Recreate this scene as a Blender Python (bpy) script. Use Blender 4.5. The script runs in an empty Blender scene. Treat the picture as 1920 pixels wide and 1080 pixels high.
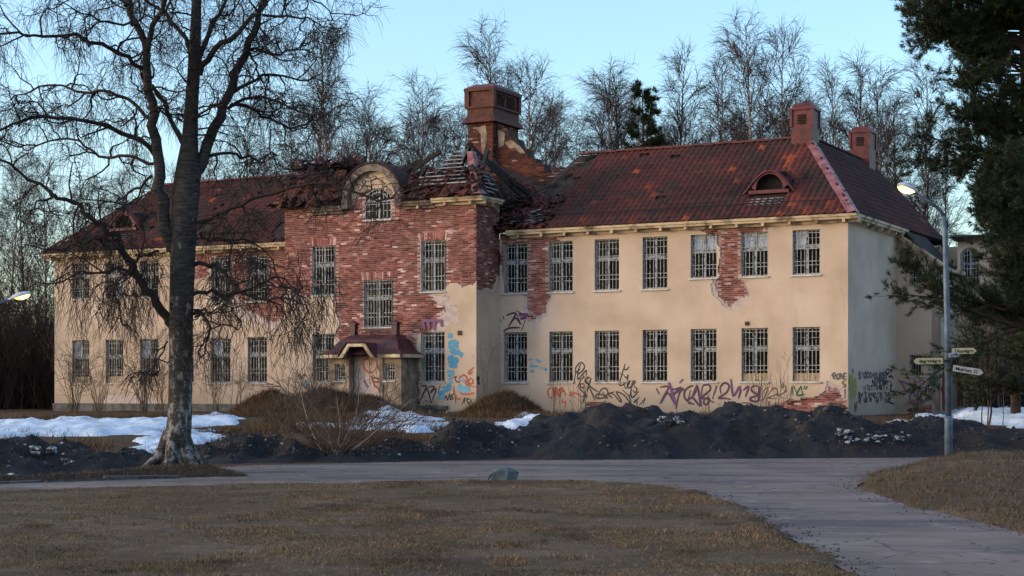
import bpy, math, random
import numpy as np
from mathutils import Vector, Matrix
R = math.radians
random.seed(7); NR = np.random.RandomState(11)
S = bpy.context.scene
COL = S.collection
# ---------------------------------------------------------------- camera, sky, sun, exposure
EYE = 1.6; FP = 3116.0; HZ = 730.0            # eye height, focal length in photo pixels, horizon row
cam = bpy.data.cameras.new('camera'); camo = bpy.data.objects.new('camera', cam); COL.objects.link(camo)
camo.location = (0, 0, EYE); camo.rotation_euler = (R(90), 0, 0)
cam.sensor_width = 36; cam.lens = FP / 1920 * 36; cam.shift_y = (HZ - 540) / 1920
cam.clip_start = 0.1; cam.clip_end = 3000
S.camera = camo
W = bpy.data.worlds.new('World'); S.world = W; W.use_nodes = True
wn = W.node_tree; bg = wn.nodes['Background']
sky = wn.nodes.new('ShaderNodeTexSky'); sky.sky_type = 'NISHITA'; sky.sun_disc = False
SUN_EL, SUN_AZ = 9.0, -97.0            # azimuth from +Y (view direction), negative = left
sky.sun_elevation = R(SUN_EL); sky.sun_rotation = R(SUN_AZ)
sky.air_density = 1.0; sky.dust_density = 1.7; sky.ozone_density = 2.5
wn.links.new(sky.outputs[0], bg.inputs[0]); bg.inputs[1].default_value = 0.15
sun = bpy.data.lights.new('sun', 'SUN'); suno = bpy.data.objects.new('sun', sun); COL.objects.link(suno)
sun.energy = 0.38; sun.angle = R(175); sun.color = (1.0, 0.83, 0.67)
sd = Vector((math.sin(R(SUN_AZ)) * math.cos(R(SUN_EL)), math.cos(R(SUN_AZ)) * math.cos(R(SUN_EL)), math.sin(R(SUN_EL))))
suno.rotation_euler = (-sd).to_track_quat('-Z', 'Y').to_euler()
S.view_settings.view_transform = 'Standard'; S.view_settings.look = 'None'
S.view_settings.exposure = 1.72; S.view_settings.gamma = 1.0; S.view_settings.use_curve_mapping = False

# ---------------------------------------------------------------- helpers
def P(px, py, Y):
    return Vector(((px - 960) / FP * Y, Y, EYE + (HZ - py) / FP * Y))
def tag(o, label=None, cat=None, group=None, kind=None):
    if label: o['label'] = label
    if cat: o['category'] = cat
    if group: o['group'] = group
    if kind: o['kind'] = kind
    return o
def empty(name, loc=(0, 0, 0), rz=0, parent=None):
    o = bpy.data.objects.new(name, None); COL.objects.link(o); o.location = loc; o.rotation_euler = (0, 0, rz)
    o.empty_display_size = .2; o.parent = parent
    return o
def link(name, me, parent=None):
    o = bpy.data.objects.new(name, me); COL.objects.link(o); o.parent = parent
    return o
def np_mesh(name, V, Fs, mats=None, rnd=None, smooth=False, mi=None):
    """V (n,3); Fs = list of (m,k) index arrays"""
    me = bpy.data.meshes.new(name); V = np.asarray(V, dtype=np.float32)
    me.vertices.add(len(V)); me.vertices.foreach_set('co', V.ravel())
    Fs = [np.asarray(f, dtype=np.int32) for f in Fs if len(f)]
    tot = sum(f.size for f in Fs); me.loops.add(tot)
    me.loops.foreach_set('vertex_index', np.concatenate([f.ravel() for f in Fs]))
    st = []; c = 0
    for f in Fs:
        st.append(np.arange(len(f)) * f.shape[1] + c); c += f.size
    st = np.concatenate(st).astype(np.int32); me.polygons.add(len(st)); me.polygons.foreach_set('loop_start', st)
    me.update(calc_edges=True)
    for m in (mats or []): me.materials.append(m)
    if mi is not None: me.polygons.foreach_set('material_index', np.asarray(mi, dtype=np.int32))
    if rnd is not None:
        at = me.attributes.new('rnd', 'FLOAT', 'FACE'); at.data.foreach_set('value', np.asarray(rnd, dtype=np.float32))
    if smooth: me.polygons.foreach_set('use_smooth', np.ones(len(st), dtype=bool))
    return me
class MB:
    def __init__(s): s.v = []; s.f = []; s.m = []; s.r = []
    def add(s, vs, fs, m=0, r=0.5):
        b = len(s.v); s.v += [tuple(v) for v in vs]
        for f in fs: s.f.append([i + b for i in f]); s.m.append(m); s.r.append(r)
        return s
    def box(s, a, b, m=0, r=0.5, M=None):
        x0, y0, z0 = a; x1, y1, z1 = b
        vs = [Vector(p) for p in ((x0,y0,z0),(x1,y0,z0),(x1,y1,z0),(x0,y1,z0),(x0,y0,z1),(x1,y0,z1),(x1,y1,z1),(x0,y1,z1))]
        if M is not None: vs = [M @ v for v in vs]
        return s.add(vs, [(0,3,2,1),(4,5,6,7),(0,1,5,4),(1,2,6,5),(2,3,7,6),(3,0,4,7)], m, r)
    def bar(s, p, q, w, h, m=0, r=0.5):
        p = Vector(p); q = Vector(q); d = q - p; L = d.length
        M = Matrix.Translation(p) @ d.to_track_quat('X', 'Z').to_matrix().to_4x4()
        return s.box((0, -w/2, -h/2), (L, w/2, h/2), m, r, M)
    def prism(s, poly, d0, d1, fn, m=0, r=0.5):
        """poly list of 2d pts; fn(a,b,d)->3d"""
        n = len(poly)
        vs = [fn(a, b, d0) for a, b in poly] + [fn(a, b, d1) for a, b in poly]
        return s.add(vs, [tuple(range(n)), tuple(range(2*n-1, n-1, -1))] + [(i, (i+1) % n, n+(i+1) % n, n+i) for i in range(n)], m, r)
    def tube(s, pts, rad, k=8, m=0, r=0.5, cap=True):
        pts = [Vector(p) for p in pts]; n = len(pts)
        if not isinstance(rad, (list, tuple)): rad = [rad] * n
        vs = []
        for i, p in enumerate(pts):
            t = (pts[min(i+1, n-1)] - pts[max(i-1, 0)]).normalized()
            a = t.orthogonal().normalized() if i == 0 else (pa - t * pa.dot(t)).normalized()
            pa = a; b = t.cross(a)
            for j in range(k):
                an = 2*math.pi*j/k; vs.append(p + (a*math.cos(an) + b*math.sin(an)) * rad[i])
        fs = [(i*k+j, i*k+(j+1) % k, (i+1)*k+(j+1) % k, (i+1)*k+j) for i in range(n-1) for j in range(k)]
        if cap: fs += [tuple(range(k-1, -1, -1)), tuple(range((n-1)*k, n*k))]
        return s.add(vs, fs, m, r)
    def mesh(s, name, mats, smooth=False):
        me = bpy.data.meshes.new(name); me.from_pydata(s.v, [], s.f)
        for m in (mats if isinstance(mats, (list, tuple)) else [mats]): me.materials.append(m)
        me.polygons.foreach_set('material_index', s.m)
        at = me.attributes.new('rnd', 'FLOAT', 'FACE'); at.data.foreach_set('value', s.r)
        if smooth: me.polygons.foreach_set('use_smooth', [True] * len(s.f))
        me.update(); return me
    def obj(s, name, mats, parent=None, smooth=False):
        return link(name, s.mesh(name, mats, smooth), parent)
# value noise (numpy)
_T = NR.rand(256, 256)
def vn(x, y):
    x = np.asarray(x, float); y = np.asarray(y, float)
    xi = np.floor(x).astype(int); yi = np.floor(y).astype(int); fx = x - xi; fy = y - yi
    fx = fx*fx*(3-2*fx); fy = fy*fy*(3-2*fy)
    g = lambda i, j: _T[i & 255, j & 255]
    return (g(xi,yi)*(1-fx)+g(xi+1,yi)*fx)*(1-fy) + (g(xi,yi+1)*(1-fx)+g(xi+1,yi+1)*fx)*fy
def fbm(x, y, o=4):
    s = 0; a = .5; t = 0
    for k in range(o):
        s = s + a*vn(np.asarray(x)*2**k + 17*k, np.asarray(y)*2**k + 31*k); t += a; a *= .5
    return s/t                                  # 0..1
def inpoly(x, y, poly):
    x = np.asarray(x, float); y = np.asarray(y, float); r = np.zeros(x.shape, bool); n = len(poly)
    for i in range(n):
        x0, y0 = poly[i]; x1, y1 = poly[(i+1) % n]
        if y0 == y1: continue
        r ^= ((y0 > y) != (y1 > y)) & (x < (x1-x0)*(y-y0)/(y1-y0)+x0)
    return r
def pdist(x, y, poly):
    d = np.full(np.shape(x), 1e9); n = len(poly)
    for i in range(n):
        ax, ay = poly[i]; bx, by = poly[(i+1) % n]; dx, dy = bx-ax, by-ay
        t = np.clip(((x-ax)*dx+(y-ay)*dy)/max(dx*dx+dy*dy, 1e-9), 0, 1)
        d = np.minimum(d, np.hypot(x-ax-t*dx, y-ay-t*dy))
    return np.where(inpoly(x, y, poly), d, -d)
def sstep(a, b, x):
    t = np.clip((np.asarray(x, float)-a)/(b-a), 0, 1); return t*t*(3-2*t)

# ---------------------------------------------------------------- materials
def newmat(name):
    m = bpy.data.materials.new(name); m.use_nodes = True
    return m, m.node_tree, m.node_tree.nodes['Principled BSDF']
def ramp(nt, stops, fac=None):
    n = nt.nodes.new('ShaderNodeValToRGB'); e = n.color_ramp.elements
    while len(e) < len(stops): e.new(.5)
    for i, (p, c) in enumerate(stops): e[i].position = p; e[i].color = (*c, 1)
    if fac is not None: nt.links.new(fac, n.inputs[0])
    return n.outputs[0]
def noise(nt, scale, detail=4, rough=.55, co=None, mp=None):
    n = nt.nodes.new('ShaderNodeTexNoise'); n.inputs['Scale'].default_value = scale; n.inputs['Detail'].default_value = detail
    n.inputs['Roughness'].default_value = rough
    if co is None: co = nt.nodes.new('ShaderNodeNewGeometry').outputs['Position']
    if mp:
        k = nt.nodes.new('ShaderNodeMapping'); k.inputs['Scale'].default_value = mp; nt.links.new(co, k.inputs[0]); co = k.outputs[0]
    nt.links.new(co, n.inputs['Vector']); return n.outputs['Fac']
def mixc(nt, fac, a, b, mode='MIX'):
    n = nt.nodes.new('ShaderNodeMix'); n.data_type = 'RGBA'; n.blend_type = mode
    for s, v in ((0, fac), (6, a), (7, b)):
        if hasattr(v, 'is_linked') or isinstance(v, bpy.types.NodeSocket): nt.links.new(v, n.inputs[s])
        else: n.inputs[s].default_value = v if s == 0 else (*v, 1)
    return n.outputs[2]
def bump(nt, bs, h, strength=.5, dist=.02):
    b = nt.nodes.new('ShaderNodeBump'); b.inputs['Strength'].default_value = strength; b.inputs['Distance'].default_value = dist
    nt.links.new(h, b.inputs['Height']); nt.links.new(b.outputs[0], bs.inputs['Normal'])
def rndattr(nt):
    a = nt.nodes.new('ShaderNodeAttribute'); a.attribute_name = 'rnd'; return a.outputs['Fac']
def simple(name, c1, c2, scale=3, rough=.85, bstr=.3, bdist=.02, bscale=None, metal=0, mp=None, lo=.35, hi=.65, detail=5, spec=.3):
    m, nt, bs = newmat(name); f = noise(nt, scale, detail, mp=mp)
    nt.links.new(ramp(nt, [(lo, c1), (hi, c2)], f), bs.inputs['Base Color'])
    bs.inputs['Roughness'].default_value = rough; bs.inputs['Metallic'].default_value = metal
    bs.inputs['Specular IOR Level'].default_value = spec
    if bstr: bump(nt, bs, noise(nt, bscale or scale*4, 4, mp=mp), bstr, bdist)
    return m
def rmat(name, stops, var=None, scale=6, rough=.9, bstr=.3, bdist=.01, bscale=40, amount=.5):
    """colour from the per-piece random attribute, mottled by noise"""
    m, nt, bs = newmat(name); c = ramp(nt, stops, rndattr(nt))
    if var: c = mixc(nt, ramp(nt, [(.45, (0,0,0)), (.7, (amount,)*3)], noise(nt, scale, 5)), c, var)
    nt.links.new(c, bs.inputs['Base Color']); bs.inputs['Roughness'].default_value = rough; bs.inputs['Specular IOR Level'].default_value = .25
    if bstr: bump(nt, bs, noise(nt, bscale, 3), bstr, bdist)
    return m
M = {}
def plaster_mat():
    m, nt, bs = newmat('plaster_cream')
    co = nt.nodes.new('ShaderNodeNewGeometry').outputs['Position']
    c = ramp(nt, [(.3, (.405,.30,.228)), (.5, (.485,.362,.28)), (.72, (.555,.43,.345))], noise(nt, .55, 5, co=co))
    st = noise(nt, 1.6, 6, .6, co=co, mp=(1, 1, .12))
    c = mixc(nt, ramp(nt, [(.55, (0,0,0)), (.75, (.45,)*3)], st), c, (.36,.28,.21))
    sp = noise(nt, 4.0, 6, .7, co=co)
    c = mixc(nt, ramp(nt, [(.62, (0,0,0)), (.72, (.35,)*3)], sp), c, (.45,.37,.30))
    # splashed dirt and damp on the lowest metre, ragged upper edge
    sx = nt.nodes.new('ShaderNodeSeparateXYZ'); nt.links.new(co, sx.inputs[0])
    ad = nt.nodes.new('ShaderNodeMath'); ad.operation = 'MULTIPLY_ADD'; ad.inputs[1].default_value = -1.6
    nt.links.new(noise(nt, 1.1, 6, co=co), ad.inputs[0]); nt.links.new(sx.outputs['Z'], ad.inputs[2])
    d = ramp(nt, [(.0, (.7,)*3), (.55, (.3,)*3), (.95, (0,0,0))], ad.outputs[0])
    c = mixc(nt, d, c, (.25,.205,.16))
    nt.links.new(c, bs.inputs['Base Color']); bs.inputs['Roughness'].default_value = .92; bs.inputs['Specular IOR Level'].default_value = .2
    bump(nt, bs, noise(nt, 30, 5, co=co), .35, .012); return m
M['plaster'] = plaster_mat()
M['undercoat'] = simple('plaster_undercoat', (.36,.28,.27), (.47,.38,.35), 5, .95, .5, .015)
M['mortar'] = simple('wall_mortar', (.22,.13,.115), (.40,.29,.27), 3, .95, .6, .01, 30)
M['brick'] = rmat('brick_red', [(0,(.045,.018,.016)), (.25,(.13,.038,.034)), (.55,(.235,.075,.062)), (.8,(.34,.15,.13)), (1,(.62,.47,.43))], (.10,.045,.042), 1.1, .95, .5, .008, 45, .75)
M['chimbrick'] = rmat('chimney_brick', [(0,(.03,.012,.010)), (.4,(.105,.030,.021)), (.8,(.17,.052,.036)), (1,(.36,.22,.18))], (.035,.018,.014), 1.3, .95, .5, .008, 45, .8)
M['tile'] = rmat('roof_tile', [(0,(.020,.011,.012)), (.35,(.055,.018,.018)), (.7,(.10,.026,.022)), (.9,(.18,.040,.024)), (1,(.30,.068,.028))], (.028,.024,.022), 1.1, .85, .4, .01, 30, .75)
M['deck'] = simple('roof_deck_wood', (.012,.009,.008), (.045,.028,.022), 4, .95, .4, .02)
M['char'] = simple('charred_wood', (.006,.005,.005), (.028,.020,.018), 9, .8, .6, .02)
M['lath'] = simple('grey_lath', (.03,.027,.027), (.36,.36,.40), 2.2, .8, .3, .01)
M['archwood'] = simple('arch_trim_wood', (.07,.05,.042), (.20,.155,.13), 5, .85, .3, .02)
M['eave'] = simple('eave_paint', (.12,.085,.055), (.52,.40,.27), 1.8, .7, .2, .01, lo=.34, hi=.52, detail=8)
M['darksheet'] = simple('porch_sheet_metal', (.022,.012,.015), (.085,.026,.030), 2.2, .5, .2, .01)
M['soot'] = simple('sooty_mortar', (.022,.013,.011), (.075,.042,.034), 3, .95, .6, .01, 30)
M['dirty'] = simple('dirty_shaded_porch_plaster', (.10,.075,.062), (.33,.25,.19), 2.5, .95, .5, .015, detail=8)  # grimy plaster, with the shadow under the porch canopy darkened into its colour
M['sheet'] = simple('red_sheet_metal', (.055,.011,.014), (.125,.024,.026), 3, .55, .15, .01)
M['flash'] = simple('hip_flashing', (.17,.045,.045), (.34,.15,.15), 3, .5, .15, .01, metal=.2)
M['rust'] = simple('chimney_rust_sheet', (.035,.011,.009), (.105,.027,.016), 4, .7, .3, .01)
M['white'] = simple('peeling_white_paint', (.06,.058,.055), (.34,.37,.42), 8, .7, .3, .006, lo=.38, hi=.55)
M['bar'] = simple('window_bar_paint', (.08,.045,.03), (.38,.37,.355), 9, .6, .2, .004, lo=.38, hi=.47)
M['sill'] = simple('grey_sill', (.30,.29,.30), (.55,.54,.54), 5, .7, .2, .006)
M['stone'] = simple('socle_stone', (.05,.048,.048), (.13,.125,.125), 2.5, .9, .5, .02)
M['board'] = simple('board_wood', (.34,.23,.13), (.55,.40,.24), 3, .8, .3, .01, mp=(6,6,.6))
m, nt, bs = newmat('window_glass'); bs.inputs['Base Color'].default_value = (.006,.007,.009,1); bs.inputs['Roughness'].default_value = .18
bs.inputs['Specular IOR Level'].default_value = .05
bump(nt, bs, noise(nt, 1.5, 3), .12, .03); M['glass'] = m
M['curtain'] = simple('pale_curtain', (.25,.28,.34), (.50,.55,.64), 5, .9, .3, .02, mp=(5,5,.5))
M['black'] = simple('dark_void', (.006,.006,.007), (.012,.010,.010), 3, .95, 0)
M['asphalt'] = None
def asphalt():
    m, nt, bs = newmat('worn_asphalt'); co = nt.nodes.new('ShaderNodeNewGeometry').outputs['Position']
    c = ramp(nt, [(.35,(.155,.120,.105)), (.65,(.235,.185,.163))], noise(nt, .5, 6, .6, co=co))
    c = mixc(nt, ramp(nt, [(.45,(0,0,0)), (.7,(.5,)*3)], noise(nt, 90, 2, co=co)), c, (.10,.082,.088))
    v = nt.nodes.new('ShaderNodeTexVoronoi'); v.feature = 'DISTANCE_TO_EDGE'; v.inputs['Scale'].default_value = 1.4
    k = nt.nodes.new('ShaderNodeVectorMath'); k.operation = 'MULTIPLY_ADD'; k.inputs[1].default_value = (.35,.35,0)
    nz = nt.nodes.new('ShaderNodeTexNoise'); nz.inputs['Scale'].default_value = 3; nt.links.new(co, nz.inputs['Vector'])
    nt.links.new(nz.outputs['Color'], k.inputs[0]); nt.links.new(co, k.inputs[2]); nt.links.new(k.outputs[0], v.inputs['Vector'])
    crack = ramp(nt, [(0,(1,1,1)), (.022,(0,0,0))], v.outputs['Distance'])
    gate = ramp(nt, [(.40,(0,0,0)), (.50,(1,1,1))], noise(nt, .33, 3, co=co))
    cg = mixc(nt, 1.0, crack, gate, 'MULTIPLY')
    c = mixc(nt, cg, c, (.035,.028,.03))
    dk = ramp(nt, [(.50,(0,0,0)), (.62,(.85,)*3)], noise(nt, .7, 7, .65, co=co, mp=(.22,1,1)))
    c = mixc(nt, dk, c, (.085,.072,.082))
    c = mixc(nt, ramp(nt, [(.55,(0,0,0)), (.64,(.7,)*3)], noise(nt, 1.7, 8, .7, co=co)), c, (.26,.205,.19))
    nt.links.new(c, bs.inputs['Base Color']); bs.inputs['Roughness'].default_value = .95; bs.inputs['Specular IOR Level'].default_value = .08
    bump(nt, bs, noise(nt, 60, 3, co=co), .4, .01); return m
M['asphalt'] = asphalt()
def groundmat(name, cols, s1=.5, s2=6, extra=None):
    m, nt, bs = newmat(name); co = nt.nodes.new('ShaderNodeNewGeometry').outputs['Position']
    c = ramp(nt, [(.3,cols[0]), (.5,cols[1]), (.7,cols[2])], noise(nt, s1, 7, .62, co=co))
    c = mixc(nt, ramp(nt, [(.4,(0,0,0)), (.7,(.7,)*3)], noise(nt, s2, 5, .7, co=co)), c, cols[3])
    nt.links.new(c, bs.inputs['Base Color']); bs.inputs['Roughness'].default_value = .95; bs.inputs['Specular IOR Level'].default_value = .15
    bump(nt, bs, noise(nt, s2*4, 6, .7, co=co), .8, .04); return m
M['ground'] = groundmat('dead_ground', [(.045,.026,.015), (.095,.053,.026), (.07,.045,.02), (.032,.019,.012)])
M['lawn'] = groundmat('lawn_soil', [(.055,.038,.02), (.11,.074,.045), (.17,.118,.08), (.04,.027,.016)], .6, 5)
M['gravel'] = groundmat('dark_gravel', [(.017,.018,.022), (.030,.032,.038), (.058,.040,.032), (.012,.011,.012)], .45, 9)
M['earth'] = groundmat('brown_earth', [(.022,.013,.010), (.040,.024,.017), (.055,.032,.02), (.014,.009,.008)], .8, 7)
m, nt, bs = newmat('old_snow'); co = nt.nodes.new('ShaderNodeNewGeometry').outputs['Position']
nt.links.new(mixc(nt, ramp(nt, [(.47,(0,0,0)), (.68,(.8,)*3)], noise(nt, 2.4, 8, .78, co=co)), (.56,.64,.74), (.24,.22,.20)), bs.inputs['Base Color'])
bs.inputs['Roughness'].default_value = .6; bump(nt, bs, noise(nt, 8, 5, co=co), .5, .05); M['snow'] = m
M['grass'] = rmat('dry_grass', [(0,(.022,.014,.008)), (.35,(.060,.038,.021)), (.6,(.105,.070,.040)), (.85,(.17,.12,.072)), (.93,(.05,.048,.016)), (1,(.07,.068,.02))], None, 3, .8, 0)
def grass_mat():
    m, nt, bs = newmat('lawn_grass'); co = nt.nodes.new('ShaderNodeNewGeometry').outputs['Position']; r = rndattr(nt)
    a = ramp(nt, [(0,(.042,.024,.012)), (.4,(.125,.074,.038)), (.75,(.21,.132,.072)), (1,(.40,.28,.17))], r)
    b = ramp(nt, [(0,(.034,.030,.010)), (.5,(.080,.068,.022)), (1,(.15,.12,.048))], r)
    d = ramp(nt, [(0,(.014,.009,.006)), (.6,(.042,.026,.015)), (1,(.10,.066,.04))], r)
    c = mixc(nt, ramp(nt, [(.47,(0,0,0)), (.60,(.8,)*3)], noise(nt, .5, 7, .66, co=co, mp=(1,.55,1))), a, b)
    c = mixc(nt, ramp(nt, [(.50,(0,0,0)), (.62,(.9,)*3)], noise(nt, .9, 7, .68, co=co, mp=(.8,.5,1))), c, d)
    nt.links.new(c, bs.inputs['Base Color']); bs.inputs['Roughness'].default_value = .8; bs.inputs['Specular IOR Level'].default_value = .2; return m
M['lawngrass'] = grass_mat()
def birch(name, white, dark, lo, hi, sc):
    m, nt, bs = newmat(name); co = nt.nodes.new('ShaderNodeTexCoord').outputs['Object']
    f = noise(nt, sc, 6, .7, co=co, mp=(1,1,.45)); g = noise(nt, sc*2.2, 5, .7, co=co, mp=(.5,.5,2.2))
    c = ramp(nt, [(lo, dark), (hi, white)], f)
    c = mixc(nt, ramp(nt, [(.5,(0,0,0)), (.6,(.8,)*3)], g), c, dark)
    nt.links.new(c, bs.inputs['Base Color']); bs.inputs['Roughness'].default_value = .9; bs.inputs['Specular IOR Level'].default_value = .2
    bump(nt, bs, noise(nt, sc*3, 5, .7, co=co, mp=(2,2,.5)), .9, .04); return m
def bigbark():
    m, nt, bs = newmat('old_birch_bark'); co = nt.nodes.new('ShaderNodeNewGeometry').outputs['Position']
    dark, white = (.026,.022,.021), (.27,.25,.24)
    sx = nt.nodes.new('ShaderNodeSeparateXYZ'); nt.links.new(co, sx.inputs[0])
    f = noise(nt, 5, 7, .75, co=co, mp=(1.6,1.6,.8)); g = noise(nt, 9, 5, .7, co=co, mp=(.5,.5,2.5))
    hz = nt.nodes.new('ShaderNodeMapRange'); hz.inputs[1].default_value = 0; hz.inputs[2].default_value = 5.5; hz.inputs[3].default_value = .49; hz.inputs[4].default_value = .62
    nt.links.new(sx.outputs['Z'], hz.inputs[0])
    sb = nt.nodes.new('ShaderNodeMath'); sb.operation = 'SUBTRACT'; nt.links.new(f, sb.inputs[0]); nt.links.new(hz.outputs[0], sb.inputs[1])
    k = ramp(nt, [(0,(0,0,0)), (.06,(1,1,1))], sb.outputs[0])
    c = mixc(nt, k, mixc(nt, ramp(nt, [(.35,(0,0,0)), (.7,(1,1,1))], g), dark, (.105,.09,.083)), white)
    nt.links.new(c, bs.inputs['Base Color']); bs.inputs['Roughness'].default_value = .95; bs.inputs['Specular IOR Level'].default_value = .15
    bump(nt, bs, noise(nt, 9, 6, .75, co=co, mp=(2.2,2.2,.6)), 1.0, .06); return m
M['bigbark'] = bigbark()
M['birchbark'] = birch('birch_bark', (.40,.31,.27), (.05,.035,.03), .38, .52, 1.6)
M['twig'] = simple('birch_twig', (.034,.020,.017), (.075,.046,.038), 2, .85, 0)
M['bigtwig'] = simple('old_birch_twig', (.016,.011,.010), (.035,.022,.020), 2, .85, 0)
M['shrub'] = simple('shrub_stem', (.045,.030,.022), (.11,.075,.055), 3, .85, 0)
M['palestem'] = simple('peeled_stem', (.20,.16,.12), (.38,.32,.25), 3, .85, 0)
M['thicket'] = simple('thicket_stem', (.010,.006,.005), (.028,.016,.012), 2, .9, 0)
M['pinebark'] = simple('pine_bark', (.018,.012,.009), (.055,.030,.02), 6, .95, .8, .03)
M['needle'] = rmat('pine_needles', [(0,(.006,.011,.005)), (.5,(.015,.025,.009)), (.85,(.035,.048,.015)), (1,(.09,.10,.03))], None, 3, .6, 0)
M['post'] = simple('lamp_post_paint', (.065,.09,.13), (.13,.165,.22), 5, .5, .1, .004, metal=.3)
M['lamphead'] = simple('lamp_head_grey', (.34,.38,.45), (.50,.54,.60), 4, .45, .05, .004)
m, nt, bs = newmat('lit_lamp_lens'); bs.inputs['Base Color'].default_value = (.8,.55,.15,1); bs.inputs['Emission Color'].default_value = (1,.60,.10,1); bs.inputs['Emission Strength'].default_value = 1.6
nt.links.new(ramp(nt, [(.35,(1,.45,.05)), (.65,(1,.78,.32))], noise(nt, 9, 2)), bs.inputs['Emission Color']); M['lens'] = m
M['signyellow'] = simple('sign_field', (.40,.33,.19), (.48,.40,.25), 6, .5, .05, .003)
M['signwhite'] = simple('sign_field_white', (.40,.34,.31), (.46,.40,.36), 6, .5, .05, .003)
M['signblack'] = simple('sign_black', (.008,.008,.008), (.02,.018,.018), 6, .5, .05, .003)
M['rock'] = simple('boulder_stone', (.035,.048,.055), (.11,.135,.145), 3.5, .85, .7, .03)
M['kerb'] = simple('kerb_granite', (.035,.032,.034), (.10,.092,.095), 6, .9, .6, .02)
def paint(name, c, a=.8):
    m, nt, bs = newmat('spray_'+name); nt.links.new(ramp(nt, [(.3, tuple(x*.75 for x in c)), (.7, c)], noise(nt, 7, 4)), bs.inputs['Base Color'])
    bs.inputs['Roughness'].default_value = .6; return m
G = {k: paint(k, c) for k, c in dict(black=(.018,.016,.018), purple=(.055,.014,.050), violet=(.13,.035,.13), orange=(.42,.07,.02), red=(.22,.02,.018), green=(.01,.075,.03),
     blue=(.03,.24,.40), paleblue=(.12,.33,.46), grey=(.09,.085,.085), lilac=(.20,.10,.19), yellow=(.30,.27,.06), maroon=(.085,.022,.03), teal=(.015,.10,.13), pink=(.42,.24,.26)).items()}
# ---------------------------------------------------------------- the building (local axes: u along the facade, v into the house)
BA = math.atan(FP / 5870); CA, SA = math.cos(BA), math.sin(BA); BX, BY = 12.264, 60.66
B = empty('abandoned_building', (BX, BY, 0), -BA)
tag(B, 'long abandoned two storey plastered building with burnt out red tiled roof and barred windows', 'building')
def fac(px, py, v=0):
    k = (px-960)/FP; u = (k*(BY+CA*v)-BX-SA*v)/(CA+k*SA); return u, EYE+(HZ-py)/FP*(BY-SA*u+CA*v)
def endw(px, py, u=0):
    k = (px-960)/FP; v = (k*(BY-SA*u)-BX-CA*u)/(SA-k*CA); return v, EYE+(HZ-py)/FP*(BY-SA*u+CA*v)
def bw(u, v, z): return Vector((BX+CA*u+SA*v, BY-SA*u+CA*v, z))
BRICKS = []                                     # (wall object, location, rotation, rnd)
def rects(mask):
    """greedy: row runs merged upwards -> list of (i0,i1,j0,j1)"""
    out = []; act = {}
    for j in range(mask.shape[0]+1):
        runs = set()
        if j < mask.shape[0]:
            r = np.concatenate([[0], mask[j].astype(int), [0]]); d = np.diff(r)
            runs = set(zip(np.where(d == 1)[0], np.where(d == -1)[0]))
        for k in list(act):
            if k not in runs: out.append((k[0], k[1], act.pop(k), j))
        for k in runs: act.setdefault(k, j)
    return out
def components(rc):
    """groups of rectangles that touch"""
    par = list(range(len(rc)))
    def fd(i):
        while par[i] != i: par[i] = par[par[i]]; i = par[i]
        return i
    tops = {}
    for i, r in enumerate(rc): tops.setdefault(r[3], []).append(i)
    for i, (a0, a1, j0, j1) in enumerate(rc):
        for k, (b0, b1, l0, l1) in enumerate(rc):
            if k < i and ((a0 < b1 and b0 < a1 and j0 <= l1 and l0 <= j1) or (a0 <= b1 and b0 <= a1 and j0 < l1 and l0 < j1)): par[fd(i)] = fd(k)
    g = {}
    for i in range(len(rc)): g.setdefault(fd(i), []).append(rc[i])
    return sorted(g.values(), key=lambda q: -sum((a1-a0)*(j1-j0) for a0, a1, j0, j1 in q))
def layer(name, mask, a0, z0, res, fn, d0, d1, mt, parent, split=True):
    rz_ = res[1]; ra_ = res[0]
    first = None
    for g in (components(rects(mask)) if split else [rects(mask)]):
        if split and sum((i1-i0)*(j1-j0) for i0, i1, j0, j1 in g)*ra_*rz_ < .012: continue
        o = layer1(name, g, a0, z0, res, fn, d0, d1, mt, parent); first = first or o
    return first
def layer1(name, rc, a0, z0, res, fn, d0, d1, mt, parent):
    mb = MB()
    for i0, i1, j0, j1 in rc:
        A, Bq, Z0, Z1 = a0+i0*res[0], a0+i1*res[0], z0+j0*res[1], z0+j1*res[1]
        vs = [fn(A,Z0,d0), fn(Bq,Z0,d0), fn(Bq,Z1,d0), fn(A,Z1,d0), fn(A,Z0,d1), fn(Bq,Z0,d1), fn(Bq,Z1,d1), fn(A,Z1,d1)]
        mb.add(vs, [(0,1,2,3), (0,4,5,1), (1,5,6,2), (2,6,7,3), (3,7,4,0)])
    return mb.obj(name, mt, parent) if mb.v else None
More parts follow.
